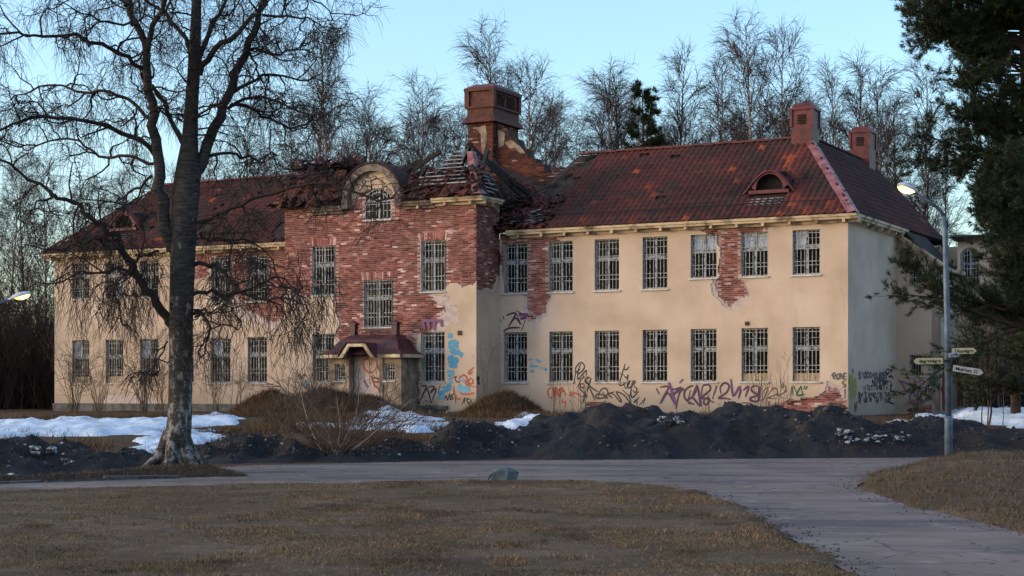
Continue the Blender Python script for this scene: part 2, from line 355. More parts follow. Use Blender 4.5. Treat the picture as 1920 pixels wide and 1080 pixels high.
def wall(name, side, c, a0, a1, z0, z1, opens=(), exposed=(), under=(), shape=None, res=.05, label=None, allbrick=False):
    """side 'f': plane v=c facing the camera side, a=u; side 'e': plane u=c facing +u, a=v"""
    fn = (lambda a, z, d: (a, c+d, z)) if side == 'f' else (lambda a, z, d: (c-d, a, z))
    na, nz = int(round((a1-a0)/res)), int(round((z1-z0)/res))
    ra, rz0 = (a1-a0)/na, (z1-z0)/nz; rs_ = (ra, rz0)
    A, Z = np.meshgrid(a0+(np.arange(na)+.5)*ra, z0+(np.arange(nz)+.5)*rz0)
    inside = np.ones(A.shape, bool)
    if shape: inside &= shape(A, Z)
    for o in opens:
        w0, w1, b0, b1 = o[:4]
        h = (A > w0) & (A < w1) & (Z > b0) & (Z < b1)
        if len(o) > 4:                          # arched head
            uc, r = (w0+w1)/2, (w1-w0)/2; h &= (Z < b1-r*.75) | (((A-uc)/r)**2+((Z-(b1-r*.75))/(r*.75))**2 < 1)
        inside &= ~h
    wx = A+(fbm(A*1.6+c*3, Z*1.6, 4)-.5)*.55+(fbm(A*7, Z*7, 2)-.5)*.13; wz = Z+(fbm(A*1.6+40, Z*1.6+c, 4)-.5)*.55+(fbm(A*7+9, Z*7, 2)-.5)*.13
    ex = np.zeros(A.shape, bool); un = np.zeros(A.shape, bool)
    for p in exposed: ex |= inpoly(wx, wz, p)
    for p in under: un |= inpoly(wx, wz, p)
    if allbrick: ex[:] = True
    un &= ~ex
    o = layer(name, inside & ((A < a1-.06) | (side == 'e')), a0, z0, rs_, fn, .05, .34, M['mortar'], B, False)
    if label: o['label'] = label
    layer('plaster', inside & ~ex & ~un, a0, z0, rs_, fn, 0, .051, M['plaster'], o)
    layer('undercoat', inside & un, a0, z0, rs_, fn, .025, .051, M['undercoat'], o)
    if ex.any():                                # bricks of the bared wall, running bond
        ph, pl = .077, .262; row = 0; z = z0+.04
        vis = inside & ex
        while z < z1:
            a = a0+(.131 if row % 2 else 0)-.05
            while a < a1:
                s_, e_ = max(a-.125, a0), min(a+.125, a1)
                j, i0, i1 = int((z-z0)/rz0), max(0, int((s_+.025-a0)/ra)), min(na-1, int((e_-.025-a0)/ra))
                if 0 <= j < nz and e_-s_ > .05 and i1 >= i0 and vis[j, i0] and vis[j, i1] and random.random() > .015:
                    rr = min(1, max(0, random.gauss(.46, .23)+.35*(fbm(a*.9, z*.9, 2)-.5)))
                    BRICKS.append((o, fn((s_+e_)/2, z, .05), 0 if side == 'f' else math.pi/2, rr, (e_-s_)/.25))
                a += pl
            z += ph; row += 1
    return o
def reveal(side, c, o, dep=.3):
    fn = (lambda a, z, d: (a, c+d, z)) if side == 'f' else (lambda a, z, d: (c-d, a, z))
    return fn
WM = {}
def window_meshes(w, h, arch=False, nb=8):
    key = (round(w,2), round(h,2), arch, nb)
    if key in WM: return WM[key]
    t = .62*h; f = .055; d = {}
    x0, x1 = -w/2, w/2
    mb = MB()
    if w > .7:
        mb.box((x0, .15, 0), (x0+.07, .23, h)).box((x1-f, .15, 0), (x1, .23, h)).box((-.042, .14, f), (.042, .23, h-f))
        mb.box((x0+.07, .15, 0), (x1-f, .23, f)).box((x0+.07, .15, h-f), (x1-f, .23, h))
        mb.box((x0+.07, .135, t-.055), (-.042, .23, t+.055)).box((.042, .135, t-.055), (x1-f, .23, t+.055))
        for s, e in ((x0+.07, -.042), (.042, x1-f)): mb.box((s, .18, t+.055+(h-t)*.42), (e, .20, t+.075+(h-t)*.42))
        panes = [(s, e, a, b) for s, e in ((x0+.07, -.042), (.042, x1-f)) for a, b in ((f, t-.055), (t+.055, h-f))]
    else:
        mb.box((x0, .15, 0), (x0+f, .23, h)).box((x1-f, .15, 0), (x1, .23, h)).box((x0+f, .15, 0), (x1-f, .23, f)).box((x0+f, .15, h-f), (x1-f, .23, h))
        mb.box((x0+f, .15, h*.6-.03), (x1-f, .22, h*.6+.03))
        panes = [(x0+f, x1-f, f, h*.6-.03), (x0+f, x1-f, h*.6+.03, h-f)]
    d['frame'] = mb.mesh('window', M['white'])
    d['panes'] = [(MB().box((0, 0, 0), (b-a, .012, q-p)).mesh('pane', M['glass']), (a, .19, p)) for a, b, p, q in panes]
    d['curt'] = [(MB().box((0, 0, 0), (b-a, .012, q-p)).mesh('pane', M['curtain']), (a, .19, p)) for a, b, p, q in panes]
    g = MB()
    for i in range(nb):
        x = x0+.03+(w-.06)*i/(nb-1)
        zt = h-.03 if not arch else h-.03-(w/2*.75)*(1-math.sqrt(max(0, 1-(x/(w/2))**2)))
        g.box((x-.009, .05, .03), (x+.009, .068, zt))
    if arch:
        for i in range(12):
            a0, a1 = math.pi*i/12, math.pi*(i+1)/12
            for rr in (1, .72):
                q = [((w/2-.02)*rr*math.cos(b), .06, h-w/2*.75+(w/2*.75-.03)*rr*math.sin(b)) for b in (a0, a1)]
                g.bar(q[0], q[1], .02, .03)
        hs = [.03, .28*h, .5*h]
    else: hs = [.025*h, .215*h, .30*h, .575*h, .665*h, .925*h, .985*h] if w > .7 else [.04*h, .25*h, .8*h, .96*h]
    for z in hs: g.box((x0+.01, .073, z-.011), (x1-.01, .09, z+.011))
    d['grille'] = g.mesh('grille', M['bar'])
    s = MB(); s.box((x0-.07, -.07, -.06), (x1+.05, .15, -.004)); d['sill'] = s.mesh('sill', M['sill'])
    r = MB()                                    # plastered reveals of the opening
    r.add([(x0,0,0),(x0,.3,0),(x0,.3,h),(x0,0,h)], [(0,1,2,3)]).add([(x1,0,0),(x1,.3,0),(x1,.3,h),(x1,0,h)], [(0,3,2,1)])
    r.add([(x0,0,h),(x1,0,h),(x1,.3,h),(x0,.3,h)], [(0,1,2,3)]).add([(x0,0,0),(x1,0,0),(x1,.3,0),(x0,.3,0)], [(0,3,2,1)])
    d['reveal'] = r.mesh('reveal', M['plaster'])
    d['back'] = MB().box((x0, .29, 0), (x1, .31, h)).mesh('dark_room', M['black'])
    WM[key] = d; return d
def window(side, c, a, z, w, h, curtain=(), missing=(), boards=0, arch=False, nb=8, label=None):
    d = window_meshes(w, h, arch, nb)
    o = link('window', d['frame'], B); o.location = (a, c, z) if side == 'f' else (c, a, z); o.rotation_euler = (0, 0, 0 if side == 'f' else math.pi/2)
    if label: o['label'] = label
    for i, (me, l) in enumerate(d['panes']):
        if i in missing or (i not in curtain and random.random() < .3): continue
        p = link('pane', d['curt'][i][0] if i in curtain else me, o); p.location = l
    link('grille', d['grille'], o); link('sill', d['sill'], o); link('dark_room', d['back'], o)
    if not arch: link('reveal', d['reveal'], o)
    if boards:
        n = 5; me = MB().box((0, 0, 0), (w/n-.012, .025, boards)).mesh('plank', M['board'])
        for i in range(n):
            p = link('plank', me, o); p.location = (-w/2+i*w/n+.006, .105+random.uniform(0,.01), .012)
    return o
# --- walls with their openings
ZG = .1
RW = [-13.72, -11.69, -9.66, -7.64, -5.62, -3.59, -1.58]
LW = [-36.79, -34.71, -32.69, -30.64, -28.59, -26.59]
ww = 1.07
FA = lambda pts, v=0: [fac(x, y, v) for x, y in pts]
EN = lambda pts, u=0: [endw(x, y, u) for x, y in pts]
op = []
for i, c in enumerate(RW):
    op.append((c-ww/2, c+ww/2, 1.89, 3.89)); op.append((c-ww/2, c+ww/2, 5.48 if i < 4 else 5.84, 7.51))
wr = wall('facade_wall', 'f', 0, -14.45, 0, ZG, 7.9, op,
     [FA([(930,418),(1080,424),(1078,447),(1030,452),(1030,548),(1026,562),(1016,588),(1000,604),(991,596),(988,560),(984,548),(948,549),(940,500)]),
      FA([(1306,420),(1442,420),(1441,436),(1392,440),(1392,520),(1405,530),(1400,552),(1386,568),(1372,577),(1360,568),(1341,545),(1337,527),(1347,520),(1345,442),(1306,437)]),
      FA([(1436,790),(1440,757),(1470,746),(1500,742),(1528,741),(1556,724),(1570,727),(1578,742),(1600,748),(1600,790)]),
      FA([(1085,790),(1097,766),(1104,752),(1134,752),(1139,790)])],
     [FA([(984,540),(983,580),(994,616),(1003,622),(1017,602),(1030,562),(1036,545)]), FA([(1336,522),(1334,545),(1356,572),(1372,582),(1390,574),(1407,548),(1410,526)]),
      FA([(1535,735),(1556,719),(1576,722),(1590,742),(1595,750),(1560,750)])],
     label='cream plastered right wing facade with bared brick patches')
for i, c in enumerate(RW):
    window('f', 0, c, 1.89, ww, 2.0, missing=((1,) if i in (2, 4) else ()), boards=.30 if i > 4 else 0)
    window('f', 0, c, 5.48 if i < 4 else 5.84, ww, 2.03 if i < 4 else 1.67, curtain={4:(1,3), 5:(1,3), 6:(1,)}.get(i, ()), missing=((2,) if i in (1, 2) else ()))
op = []
for i, c in enumerate(LW):
    op.append((c-ww/2, c+ww/2, 1.89, 3.89)); op.append((c-ww/2, c+ww/2, 5.48 if i > 2 else 5.84, 7.51))
wall('facade_wall', 'f', 0, -38.4, -23.65, ZG, 7.9, op,
     [FA([(425,478),(470,470),(540,460),(540,590),(503,606),(470,588),(440,560),(428,520)]), FA([(358,470),(400,470),(396,515),(370,530),(358,515)]), FA([(345,470),(540,450),(540,480),(345,492)])],
     [FA([(195,745),(225,735),(300,745),(320,790),(180,790)]), FA([(415,545),(440,575),(470,605),(505,620),(540,610),(540,580)])], label='shaded left wing facade behind the big birch')
for i, c in enumerate(LW):
    window('f', 0, c, 1.89, ww, 2.0, boards=.3 if i < 3 else 0, curtain=(1,) if i in (0, 2, 4) else ())
    window('f', 0, c, 5.48 if i > 2 else 5.84, ww, 2.03 if i > 2 else 1.67, curtain=(2,) if i == 1 else ())
# central projection
PV, PU0, PU1, PZ = -2.0, -23.68, -14.42, 9.15
AC, AR, AZ = -19.2, 1.16, 9.36                     # arched pediment: centre, radius, springing
pro = [(-22.25,-21.17,1.91,3.91), (-22.25,-21.17,5.52,7.56), (-16.97,-15.86,1.91,3.91), (-16.97,-15.86,5.52,7.56), (-19.7,-18.35,4.14,6.07), (-19.68,-18.40,8.53,9.80,1), (-16.5,-15.83,.32,.78)]
wall('facade_wall', 'f', PV, PU0, PU1, ZG, 11.0, pro,
     [FA([(520,370),(670,370),(690,350),(730,350),(750,370),(900,370),(900,533),(862,530),(838,540),(834,548),(800,551),(812,556),(834,578),(825,602),(806,624),(786,626),(786,790),(640,790),(634,640),(630,553),(583,553),(520,538)], PV)],
     [FA([(800,545),(842,560),(858,580),(857,606),(840,614),(820,628),(800,628)], PV), FA([(632,640),(668,600),(640,600),(630,620)], PV)],
     shape=lambda A, Z: (Z < PZ) | (((A-AC)**2+(Z-AZ)**2 < AR**2)), res=.04, label='central projection stripped to red brick')
for a, z, h in ((-21.71, 1.91, 2.0), (-21.71, 5.52, 2.04), (-16.415, 1.91, 2.0), (-16.415, 5.52, 2.04)): window('f', PV, a, z, 1.09, h, missing=(3,) if z < 3 else ())
window('f', PV, -19.025, 4.14, 1.35, 1.93, nb=10, label='tall stair window above the porch')
window('f', PV, -19.04, 8.53, 1.28, 1.27, arch=True, nb=8, label='arched dormer window')
window('f', PV, -16.165, .32, .67, .46, nb=6, label='barred basement window')
wall('side_wall', 'e', PU1, PV+.052, 0, ZG, 9.1, (), [EN([(880,370),(950,370),(950,495),(932,520),(922,540),(905,542),(880,530)], PU1)], [EN([(880,540),(905,546),(925,545),(945,500),(950,520),(920,552),(880,548)], PU1)], res=.04)
# left flank of the projection, end wall, return wall and stair block on the right
wall('side_wall', 'e', PU0+.33, PV+.35, 0, ZG, 9.1)
wall('end_wall', 'e', 0, .052, 6.86, ZG, 7.95, label='shadier end wall facing right')
V1, U1, V2, U2 = 6.86, 1.71, 9.78, 3.32
sl = 3.6/3.25
wall('return_wall', 'f', V1, .0, U1, ZG, 7.9, [(.47,.965,5.85,6.76), (.47,.965,2.13,2.99)], [FA([(1690,790),(1697,757),(1720,751),(1750,753),(1758,790)], V1)], shape=lambda A, Z: Z < 7.92-A*sl*.82, res=.04)
window('f', V1, .7175, 5.85, .495, .91, nb=5); window('f', V1, .7175, 2.13, .495, .86, nb=5)
wall('return_side_wall', 'e', U1, V1, V2, ZG, 6.5)
wall('stair_block_wall', 'f', V2, U1, U2, ZG, 7.75, [(1.84,2.60,5.72,7.42,1), (1.84,2.66,2.2,3.6)], res=.04)
window('f', V2, 2.22, 5.72, .76, 1.70, arch=True, nb=7, label='arched stair window behind the pine'); window('f', V2, 2.25, 2.2, .80, 1.4, nb=6)
wall('stair_block_side', 'e', U2, V2, 15, ZG, 7.75)
# rear shell so the house is closed
mb = MB()
mb.box((-38.4, 9.0, ZG), (-.4, 9.3, 7.9)).box((-38.4, .34, ZG), (-38.1, 9.0, 7.9)).box((-5.8, 9.3, ZG), (-5.5, 15, 7.9)).box((-5.5, 14.7, ZG), (3.0, 15, 7.9))
mb.obj('rear_wall', M['plaster'], B)
mb = MB(); mb.box((-38.1, .35, 7.62), (-.35, 9.0, 7.7)).box((-23.3, -1.65, 8.9), (-14.8, .3, 8.98)).box((-5.4, 9.1, 7.62), (-.35, 14.6, 7.7)); mb.obj('attic_floor', M['char'], B)
# stone socle
mb = MB(); mb.box((-38.47, -.07, -.6), (PU0-.06, .1, .95)).box((PU1+.06, -.07, -.6), (.07, .1, .62)).box((-.1, .11, -.6), (.07, V1, .62))
mb.box((PU0-.06, PV-.08, -.6), (-16.62, PV+.1, .95)).box((-15.70, PV-.08, -.6), (PU1+.06, PV+.1, .72)).box((-16.62, PV-.08, .80), (-15.70, PV+.1, .95)).box((-16.62, PV-.08, -.6), (-15.70, PV+.1, .30)).box((PU1-.1, PV+.11, -.6), (PU1+.055, -.08, .72))
mb.obj('stone_socle', M['stone'], B)
# bricks: the nearest as single objects, the rest joined per wall
cnt = {}
order = sorted(range(len(BRICKS)), key=lambda i: bw(*BRICKS[i][1]).y)
bvar = []
for k in range(12):
    dx, dz = random.uniform(-.008,.006), random.uniform(-.004,.003)
    bvar.append(MB().box((-.125-dx, -.012-.001*(k % 5), -.031-dz), (.125+dx, .004, .031+dz), 0, k/11).mesh('brick', M['brick']))
for i in order[:300]:
    o, l, rz, rr, sx = BRICKS[i]; b = link('brick', bvar[min(11, int(rr*12))], o); b.location = l; b.scale.x = sx; b.rotation_euler = (random.uniform(-.01,.01), random.uniform(-.02,.02), rz)
rest = {}
for i in order[300:]: rest.setdefault(BRICKS[i][0].name, []).append(BRICKS[i])
for k, lst in rest.items():
    mb = MB()
    for o, l, rz, rr, sx in lst:
        dx, dz, dy = random.uniform(-.01,.006), random.uniform(-.005,.003), random.uniform(0,.010)
        mb.box((-.125*sx-dx, -.010-dy, -.031-dz), (.125*sx+dx, .004, .031+dz), 0, rr, Matrix.Translation(l) @ Matrix.Rotation(rz, 4, 'Z'))
    tag(mb.obj('brickwork', M['brick'], lst[0][0]), kind='stuff')
# brick arches over the projection windows (soldier courses)
for a, z, w in ((-16.415, 7.56, 1.09), (-19.025, 6.07, 1.35), (-21.71, 7.56, 1.09), (-21.71, 3.91, 1.09)):
    mb = MB()
    for i in range(int(w/.08)+3):
        x = a-w/2-.08+i*.08; t = (x-a)*.22
        mb.box((-.033, -.016-random.uniform(0,.008), 0), (.033, .01, .30), 0, random.uniform(.3,.95), Matrix.Translation((x, PV+.05, z+.02)) @ Matrix.Rotation(t, 4, 'Y'))
    if z > 5: mb.obj('window_arch', M['brick'], B)
print('bricks', len(BRICKS))

# --- cornices
def cornice(side, c, a0, a1, z, name='cornice', out=.45, mt='eave'):
    fn = (lambda a, z, d: (a, c-d, z)) if side == 'f' else (lambda a, z, d: (c+d, a, z))
    mb = MB()
    prof = [(-.02, z-.26), (.07, z-.26), (.09, z-.17), (out-.07, z-.15), (out-.05, z-.075), (out, z-.06), (out+.02, z+.03), (-.02, z+.03)]
    n = len(prof); vs = [fn(a0, q, p) for p, q in prof]+[fn(a1, q, p) for p, q in prof]
    mb.add(vs, [tuple(range(n)), tuple(range(2*n-1, n-1, -1))]+[(i, (i+1) % n, n+(i+1) % n, n+i) for i in range(n)])
    o = mb.obj(name, M[mt], B)
    k = int((a1-a0)/.98)
    me = MB().box((-.05, .10, -.11), (.05, out-.1, 0)).mesh('bracket', M['eave'])
    for i in range(k):
        b = link('bracket', me, o); a = a0+(i+.5)*(a1-a0)/k
        l = fn(a, z-.155, 0); b.location = l; b.rotation_euler = (0, 0, math.pi if side == 'f' else -math.pi/2)
    return o
cornice('f', 0, -13.95, .45, 7.95); cornice('e', 0, .0, 6.86, 7.95)
cornice('f', 0, -38.85, PU0-.0, 7.95)
c_ = cornice('f', PV, PU0-.4, -22.3, 9.16, out=.36, mt='archwood'); c_.rotation_euler.y = .012
c_ = cornice('f', PV, -22.25, AC-1.46, 9.12, out=.30, mt='archwood')
cornice('f', PV, AC+1.46, -16.3, 9.13, out=.28, mt='archwood'); cornice('f', PV, -16.28, PU1+.45, 9.18, out=.42); cornice('e', PU1, PV, -.5, 9.18)
mb = MB(); mb.bar((.02, V1-.16, 7.80), (U1+.25, V1-.16, 6.38), .34, .16).bar((.02, V1-.20, 7.88), (U1+.30, V1-.20, 6.44), .44, .07); mb.obj('raking_cornice', M['eave'], B)
mb = MB(); mb.box((U1+.002, V1-.1, 6.28), (U1+.35, V2, 6.42)); mb.obj('eave_board', M['eave'], B)

# --- tiled slopes
TW, TL = .25, .34
def tile_profile():
    xs = [0, .05, .10, .16, .21, .262]; hs = [.014, .055, .072, .038, .008, .014]
    v = [(x, -.03, h+.026) for x, h in zip(xs, hs)]+[(x, TL+.03, h) for x, h in zip(xs, hs)]+[(x, -.03, h+.006) for x, h in zip(xs, hs)]
    f = [(i, i+1, i+7, i+6) for i in range(5)]+[(12+i, 13+i, i+1, i) for i in range(5)]
    return np.array(v), np.array(f)
TV, TF = tile_profile()
tvar = [np_mesh('tile', TV, [TF], [M['tile']], np.full(len(TF), k/9), True) for k in range(10)]
TILES = []
def slope(name, o0, e1, e2, poly, holes=None, single=False, red=None):
    """o0 origin (local), e1 along the eave, e2 up the slope (unit), poly in (s,t)"""
    o0, e1, e2 = Vector(o0), Vector(e1).normalized(), Vector(e2).normalized(); n = e1.cross(e2).normalized()
    if n.z < 0: n = -n
    mb = MB(); mb.prism(poly, -.02, -.10, lambda s, t, d: o0+e1*s+e2*t+n*d)
    dk = mb.obj(name, M['deck'], B)
    s0, s1 = min(p[0] for p in poly), max(p[0] for p in poly); t1 = max(p[1] for p in poly)
    ns, nt = int((s1-s0)/TW)+1, int(t1/TL)+1
    Sg, Tg = np.meshgrid(s0+(np.arange(ns)+.5)*TW, (np.arange(nt)+.5)*TL)
    ok = inpoly(Sg, Tg, poly)
    if holes is not None: ok &= ~holes(Sg, Tg)
    Vs, Fs, Rs = [], [], []; c = 0
    E = np.array([list(e1), list(e2), list(n)])
    pat = fbm(Sg*.45+o0.x, Tg*.6+o0.y, 3)
    for j in range(nt):
        for i in range(ns):
            if not ok[j, i]: continue
            r = .16+.9*(pat[j, i]-.25)+random.gauss(0, .085)
            if random.random() < .012: r = random.uniform(.8, 1)
            if red is not None: r += red(Sg[j, i], Tg[j, i])
            r = min(1, max(0, r))
            l = Vector(o0)+e1*(s0+i*TW+random.uniform(-.006,.006))+e2*(j*TL+random.uniform(-.01,.01))+n*random.uniform(0,.010)
            tw = random.gauss(0, .012)
            TILES.append((dk, l, E, r, tw, single))
    return dk
def ridge_tiles(p, q, name='ridge_tile', parent=None, w=.13):
    p, q = Vector(p), Vector(q); d = (q-p); L = d.length; k = max(1, int(L/.42)); d.normalize()
    mb = MB(); prof = [(w*math.cos(a), w*math.sin(a)*.8) for a in [math.pi*i/6 for i in range(7)]]
    vs = [(0, y*1.07, z+.02) for y, z in prof]+[(.45, y, z) for y, z in prof]
    mb.add(vs, [(i, i+1, i+8, i+7) for i in range(6)]+[tuple(range(6, -1, -1))], 0, .55)
    me = mb.mesh(name, M['tile'], True); rot = d.to_track_quat('X', 'Z').to_euler()
    for i in range(k):
        o = link(name, me, parent or B); o.location = p+d*(i*L/k)+Vector((0, 0, random.uniform(-.01,.015))); o.rotation_euler = rot
RZ = 11.55; run = 4.95; rise = RZ-7.98; SLn = math.hypot(run, rise)
k = SLn/run                                      # v -> slope length
up = (0, run, rise)
def rh(s, t):                                    # missing tiles of the right slope
    u = s-14.6; a = fbm(s*1.3, t*1.3, 3)
    h = (s < 2.6) & (t > 4.6+.5*a) | (s < 1.5+1.4*a) & (t > 1.1) & (t < 4.2+a) & (a > .40)
    h |= (np.hypot((u+9.9)*1.2, t-5.6) < .34) | (np.hypot(u+8.35, (t-5.35)*1.4) < .33) | (np.hypot(u+7.9, t-1.9) < .22)
    h |= (np.abs(u+3.35) < .65) & (t > 1.35) & (t < 1.85)
    h |= (np.abs(u+3.32) < .62) & (t > 1.7) & (t < 2.7)
    h |= (t < .9) & (s < 2.4) & (fbm(s*2, t*2+5, 2) > .45)
    return h
rdk = slope('roof_slope', (-14.6, -.45, 7.98), (1,0,0), up, [(0,0), (14.95,0), (11.7,SLn), (1.55,SLn), (.9,3.2)], rh, True, lambda s, t: .30*math.exp(-((s-(10.2+.28*t))/.30)**2)*(t > 1.0)+.35*math.exp(-((s-13.0+.38*t)/.35)**2)*(t < 4.6)+.22*(t < .75)*(random.random() < .5))
rise2 = RZ-7.98; run2 = 3.25; SL2 = math.hypot(run2, rise2); ext = SL2*1.55/run2
edk = slope('end_roof_slope', (.35, -.45, 7.98), (0,1,0), (-run2, 0, rise2), [(0,0), (7.0,0), (7.0,-ext), (10.45,-ext), (10.45,0), (13.9,0), (13.9,SL2), (4.95,SL2)], None, True)
def lh(s, t):
    a = fbm(s*1.1+30, t*1.1, 3)
    h = (s > 13.4-1.2*a) & (t < 2.6) & (a > .5) | (a > .74) | (np.abs(s-3.75) < .55) & (t > 1.7) & (t < 2.6)
    return h
ldk = slope('roof_slope', (-38.75, -.45, 7.98), (1,0,0), up, [(0,0), (15.1,0), (15.1,SLn), (3.25,SLn)], lh)
# steep burnt roof over the projection: only part of it is still tiled
PZ0, PZ1, PV0, PV1 = 9.24, 11.15, -2.45, -1.25
SL3 = math.hypot(PV1-PV0, PZ1-PZ0)
slope('burnt_roof_slope', (-24.1, PV0, PZ0), (1,0,0), (0, PV1-PV0, PZ1-PZ0), [(0,0), (3.35,0), (3.5,1.1), (3.2,1.75), (2.7,1.5), (2.3,1.2), (1.9,1.75), (1.35,1.9), (.9,1.3)], lambda s, t: fbm(s*1.5+3, t*1.5, 3) > .53)
slope('burnt_roof_slope', (-17.55, PV0, PZ0), (1,0,0), (0, PV1-PV0, PZ1-PZ0), [(0,0), (3.45,0), (3.2,.45), (2.3,.8), (.9,.62), (.05,.9)], lambda s, t: fbm(s*2+8, t*2, 3) > .62)
slope('burnt_roof_slope', (-24.6, PV1-.1, PZ1-.05), (1,0,0), (0, 5.75, .45), [(0,.6), (1.2,.3), (2.0,1.2), (2.6,1.0), (3.0,2.2), (2.2,3.4), (1.2,5.76), (-.4,5.76)], lambda s, t: fbm(s*1.2+5, t*1.2, 3) > .50)
# tiles -> objects
ty = sorted([i for i, t in enumerate(TILES) if t[5]], key=lambda i: bw(*TILES[i][1]).y)
single = set(ty[:300]); jo = {}
for i, (dk, l, E, r, tw, sg) in enumerate(TILES):
    if i in single:
        o = link('tile', tvar[int(r*9.99)], dk)
        o.matrix_local = Matrix.Translation(l) @ Matrix((E[0], E[1], E[2])).transposed().to_4x4() @ Matrix.Rotation(tw, 4, 'Z')
    else: jo.setdefault(dk.name, []).append((dk, l, E, r, tw))
for kx, lst in jo.items():
    V = []; F = []; RR = []
    for q, (dk, l, E, r, tw) in enumerate(lst):
        c, s = math.cos(tw), math.sin(tw); T = TV.copy(); T[:, 0], T[:, 1] = TV[:, 0]*c-TV[:, 1]*s, TV[:, 0]*s+TV[:, 1]*c
        V.append(T @ E+np.array(l)); F.append(TF+len(TV)*q); RR += [r]*len(TF)
    tag(link('tiles', np_mesh('tiles', np.concatenate(V), [np.concatenate(F)], [M['tile']], RR, True), lst[0][0]), kind='stuff')
print('tiles', len(TILES))
ridge_tiles((-13.0, 4.5, RZ+.02), (-3.5, 4.5, RZ+.02), parent=rdk); ridge_tiles((-2.9, 5.4, RZ+.02), (-2.9, 13.4, RZ+.02), parent=edk)
ridge_tiles((-35.5, 4.5, RZ+.02), (-24.2, 4.5, RZ+.02), parent=ldk); ridge_tiles((-38.75, -.45, 8.0), (-35.5, 4.5, RZ+.02), parent=ldk)
# rear slopes
mb = MB()
mb.add([(-13.6,9.45,7.98),(-5.6,9.45,7.98),(-5.6,4.5,RZ-.06),(-12.6,4.5,RZ-.06)], [(0,1,2,3)]); mb.add([(-38.75,9.45,7.98),(-24.4,9.45,7.98),(-24.6,4.5,RZ-.06),(-35.5,4.5,RZ-.06)], [(0,1,2,3)])
mb.add([(-38.75,9.45,7.97),(-38.75,-.45,7.97),(-35.5,4.5,RZ-.06)], [(0,1,2)]); mb.add([(-6.1,15.0,7.97),(-6.1,4.6,7.97),(-2.9,4.6,RZ-.06),(-2.9,13.4,RZ-.06)], [(0,1,2,3)])
mb.add([(.35,13.6,7.9),(-6.1,13.6,7.9),(-2.9,13.4,RZ-.06)], [(0,1,2)])
mb.obj('rear_roof', M['deck'], B)
# hip flashing, snow rail
mb = MB()
p, q = Vector((.42, -.52, 8.06)), Vector((-2.86, 4.46, RZ+.10)); n1 = Vector((0, -rise, run)).normalized(); n2 = Vector((rise2, 0, run2)).normalized(); d = (q-p).normalized()
s1 = n1.cross(d).normalized()*.30; s2 = n2.cross(d).normalized()*.30
if s1.x > 0: s1 = -s1
if s2.x < 0: s2 = -s2
for i in range(7):
    a, b = p+(q-p)*(i/7), p+(q-p)*((i+1)/7+.012); z = Vector((0, 0, .012*(i % 2)))
    mb.add([a+z, b+z, b+s1+z, a+s1+z], [(0,1,2,3)]).add([a+z, b+z, b+s2+z, a+s2+z], [(0,3,2,1)])
mb.obj('hip_flashing', M['flash'], B)
mb = MB(); e = Vector((0, run, rise)).normalized(); nn = Vector((0, -rise, run)).normalized()
mb.tube([Vector((-12.6+1.0*i, -.45, 7.98))+e*.75+nn*(.20+.01*math.sin(i*2)) for i in range(13)], .016, 5)
mb.obj('snow_rail', M['char'], B); mb = MB(); mb.tube([Vector((-38.0+1.0*i, -.45, 7.98))+e*.75+nn*.2 for i in range(14)], .016, 5)
mb.obj('snow_rail', M['char'], B)
# eyebrow dormers
def eyebrow(uc):
    v0 = .95; zs = lambda v: 7.98+(v+.45)*rise/run
    N = 24; W_, H_ = 1.05, .86; base = zs(v0)+.02
    h = lambda x: H_*max(0, math.cos(min(1, abs(x)/W_)*math.pi/2))**1.15
    mb = MB(); top = []; bk = []
    for i in range(N+1):
        x = -W_+2*W_*i/N; hh = h(x)+.05; top.append((uc+x, v0-.12, base+hh)); vv = v0-.12+hh/(rise/run-.10); bk.append((uc+x, vv, base+hh+.10*(vv-v0)))
    vs = top+bk+[(a, b+.02, c-.09) for a, b, c in top]; n = N+1
    mb.add(vs, [(i, i+1, n+i+1, n+i) for i in range(N)]+[(2*n+i, 2*n+i+1, i+1, i) for i in range(N)]+[(2*n+i+1, 2*n+i, n+i, n+i+1) for i in range(N)], 0, .45)
    o = mb.obj('eyebrow_dormer', M['sheet'], B, True)
    ins = lambda x: .60*math.sqrt(max(0, 1-(x/.56)**2))+.16
    fr = MB(); M2 = 16; xs = [-.56+1.12*i/M2 for i in range(M2+1)]
    inn = [(uc+x, ins(x)+base) for x in xs]; out = [(uc+x*1.3, base+min(h(x*1.3)+.0, ins(x)+.16)) for x in xs]
    for i in range(M2):
        a, b, c, d = inn[i], inn[i+1], out[i+1], out[i]
        fr.add([(a[0], v0-.06, a[1]), (b[0], v0-.06, b[1]), (c[0], v0-.06, c[1]), (d[0], v0-.06, d[1]), (a[0], v0+.3, a[1]), (b[0], v0+.3, b[1])], [(0,1,2,3), (0,4,5,1)])
    fr.box((uc-.80, v0-.14, base+.02), (uc+.80, v0+.1, base+.15))
    link('dormer_frame', fr.mesh('dormer_frame', M['sheet']), o)
    bl = MB(); bl.box((uc-.6, v0+.28, base), (uc+.6, v0+.31, base+.85)); link('dark_room', bl.mesh('dark_room', M['black']), o)
    lt = MB()
    for kk in range(3): lt.bar((uc-.75, v0-.35-.16*kk, zs(v0-.35-.16*kk)+.05), (uc+.65, v0-.33-.16*kk, zs(v0-.33-.16*kk)+.06), .06, .03)
    link('lath', lt.mesh('lath', M['lath']), o)
eyebrow(-3.32); eyebrow(-34.95)
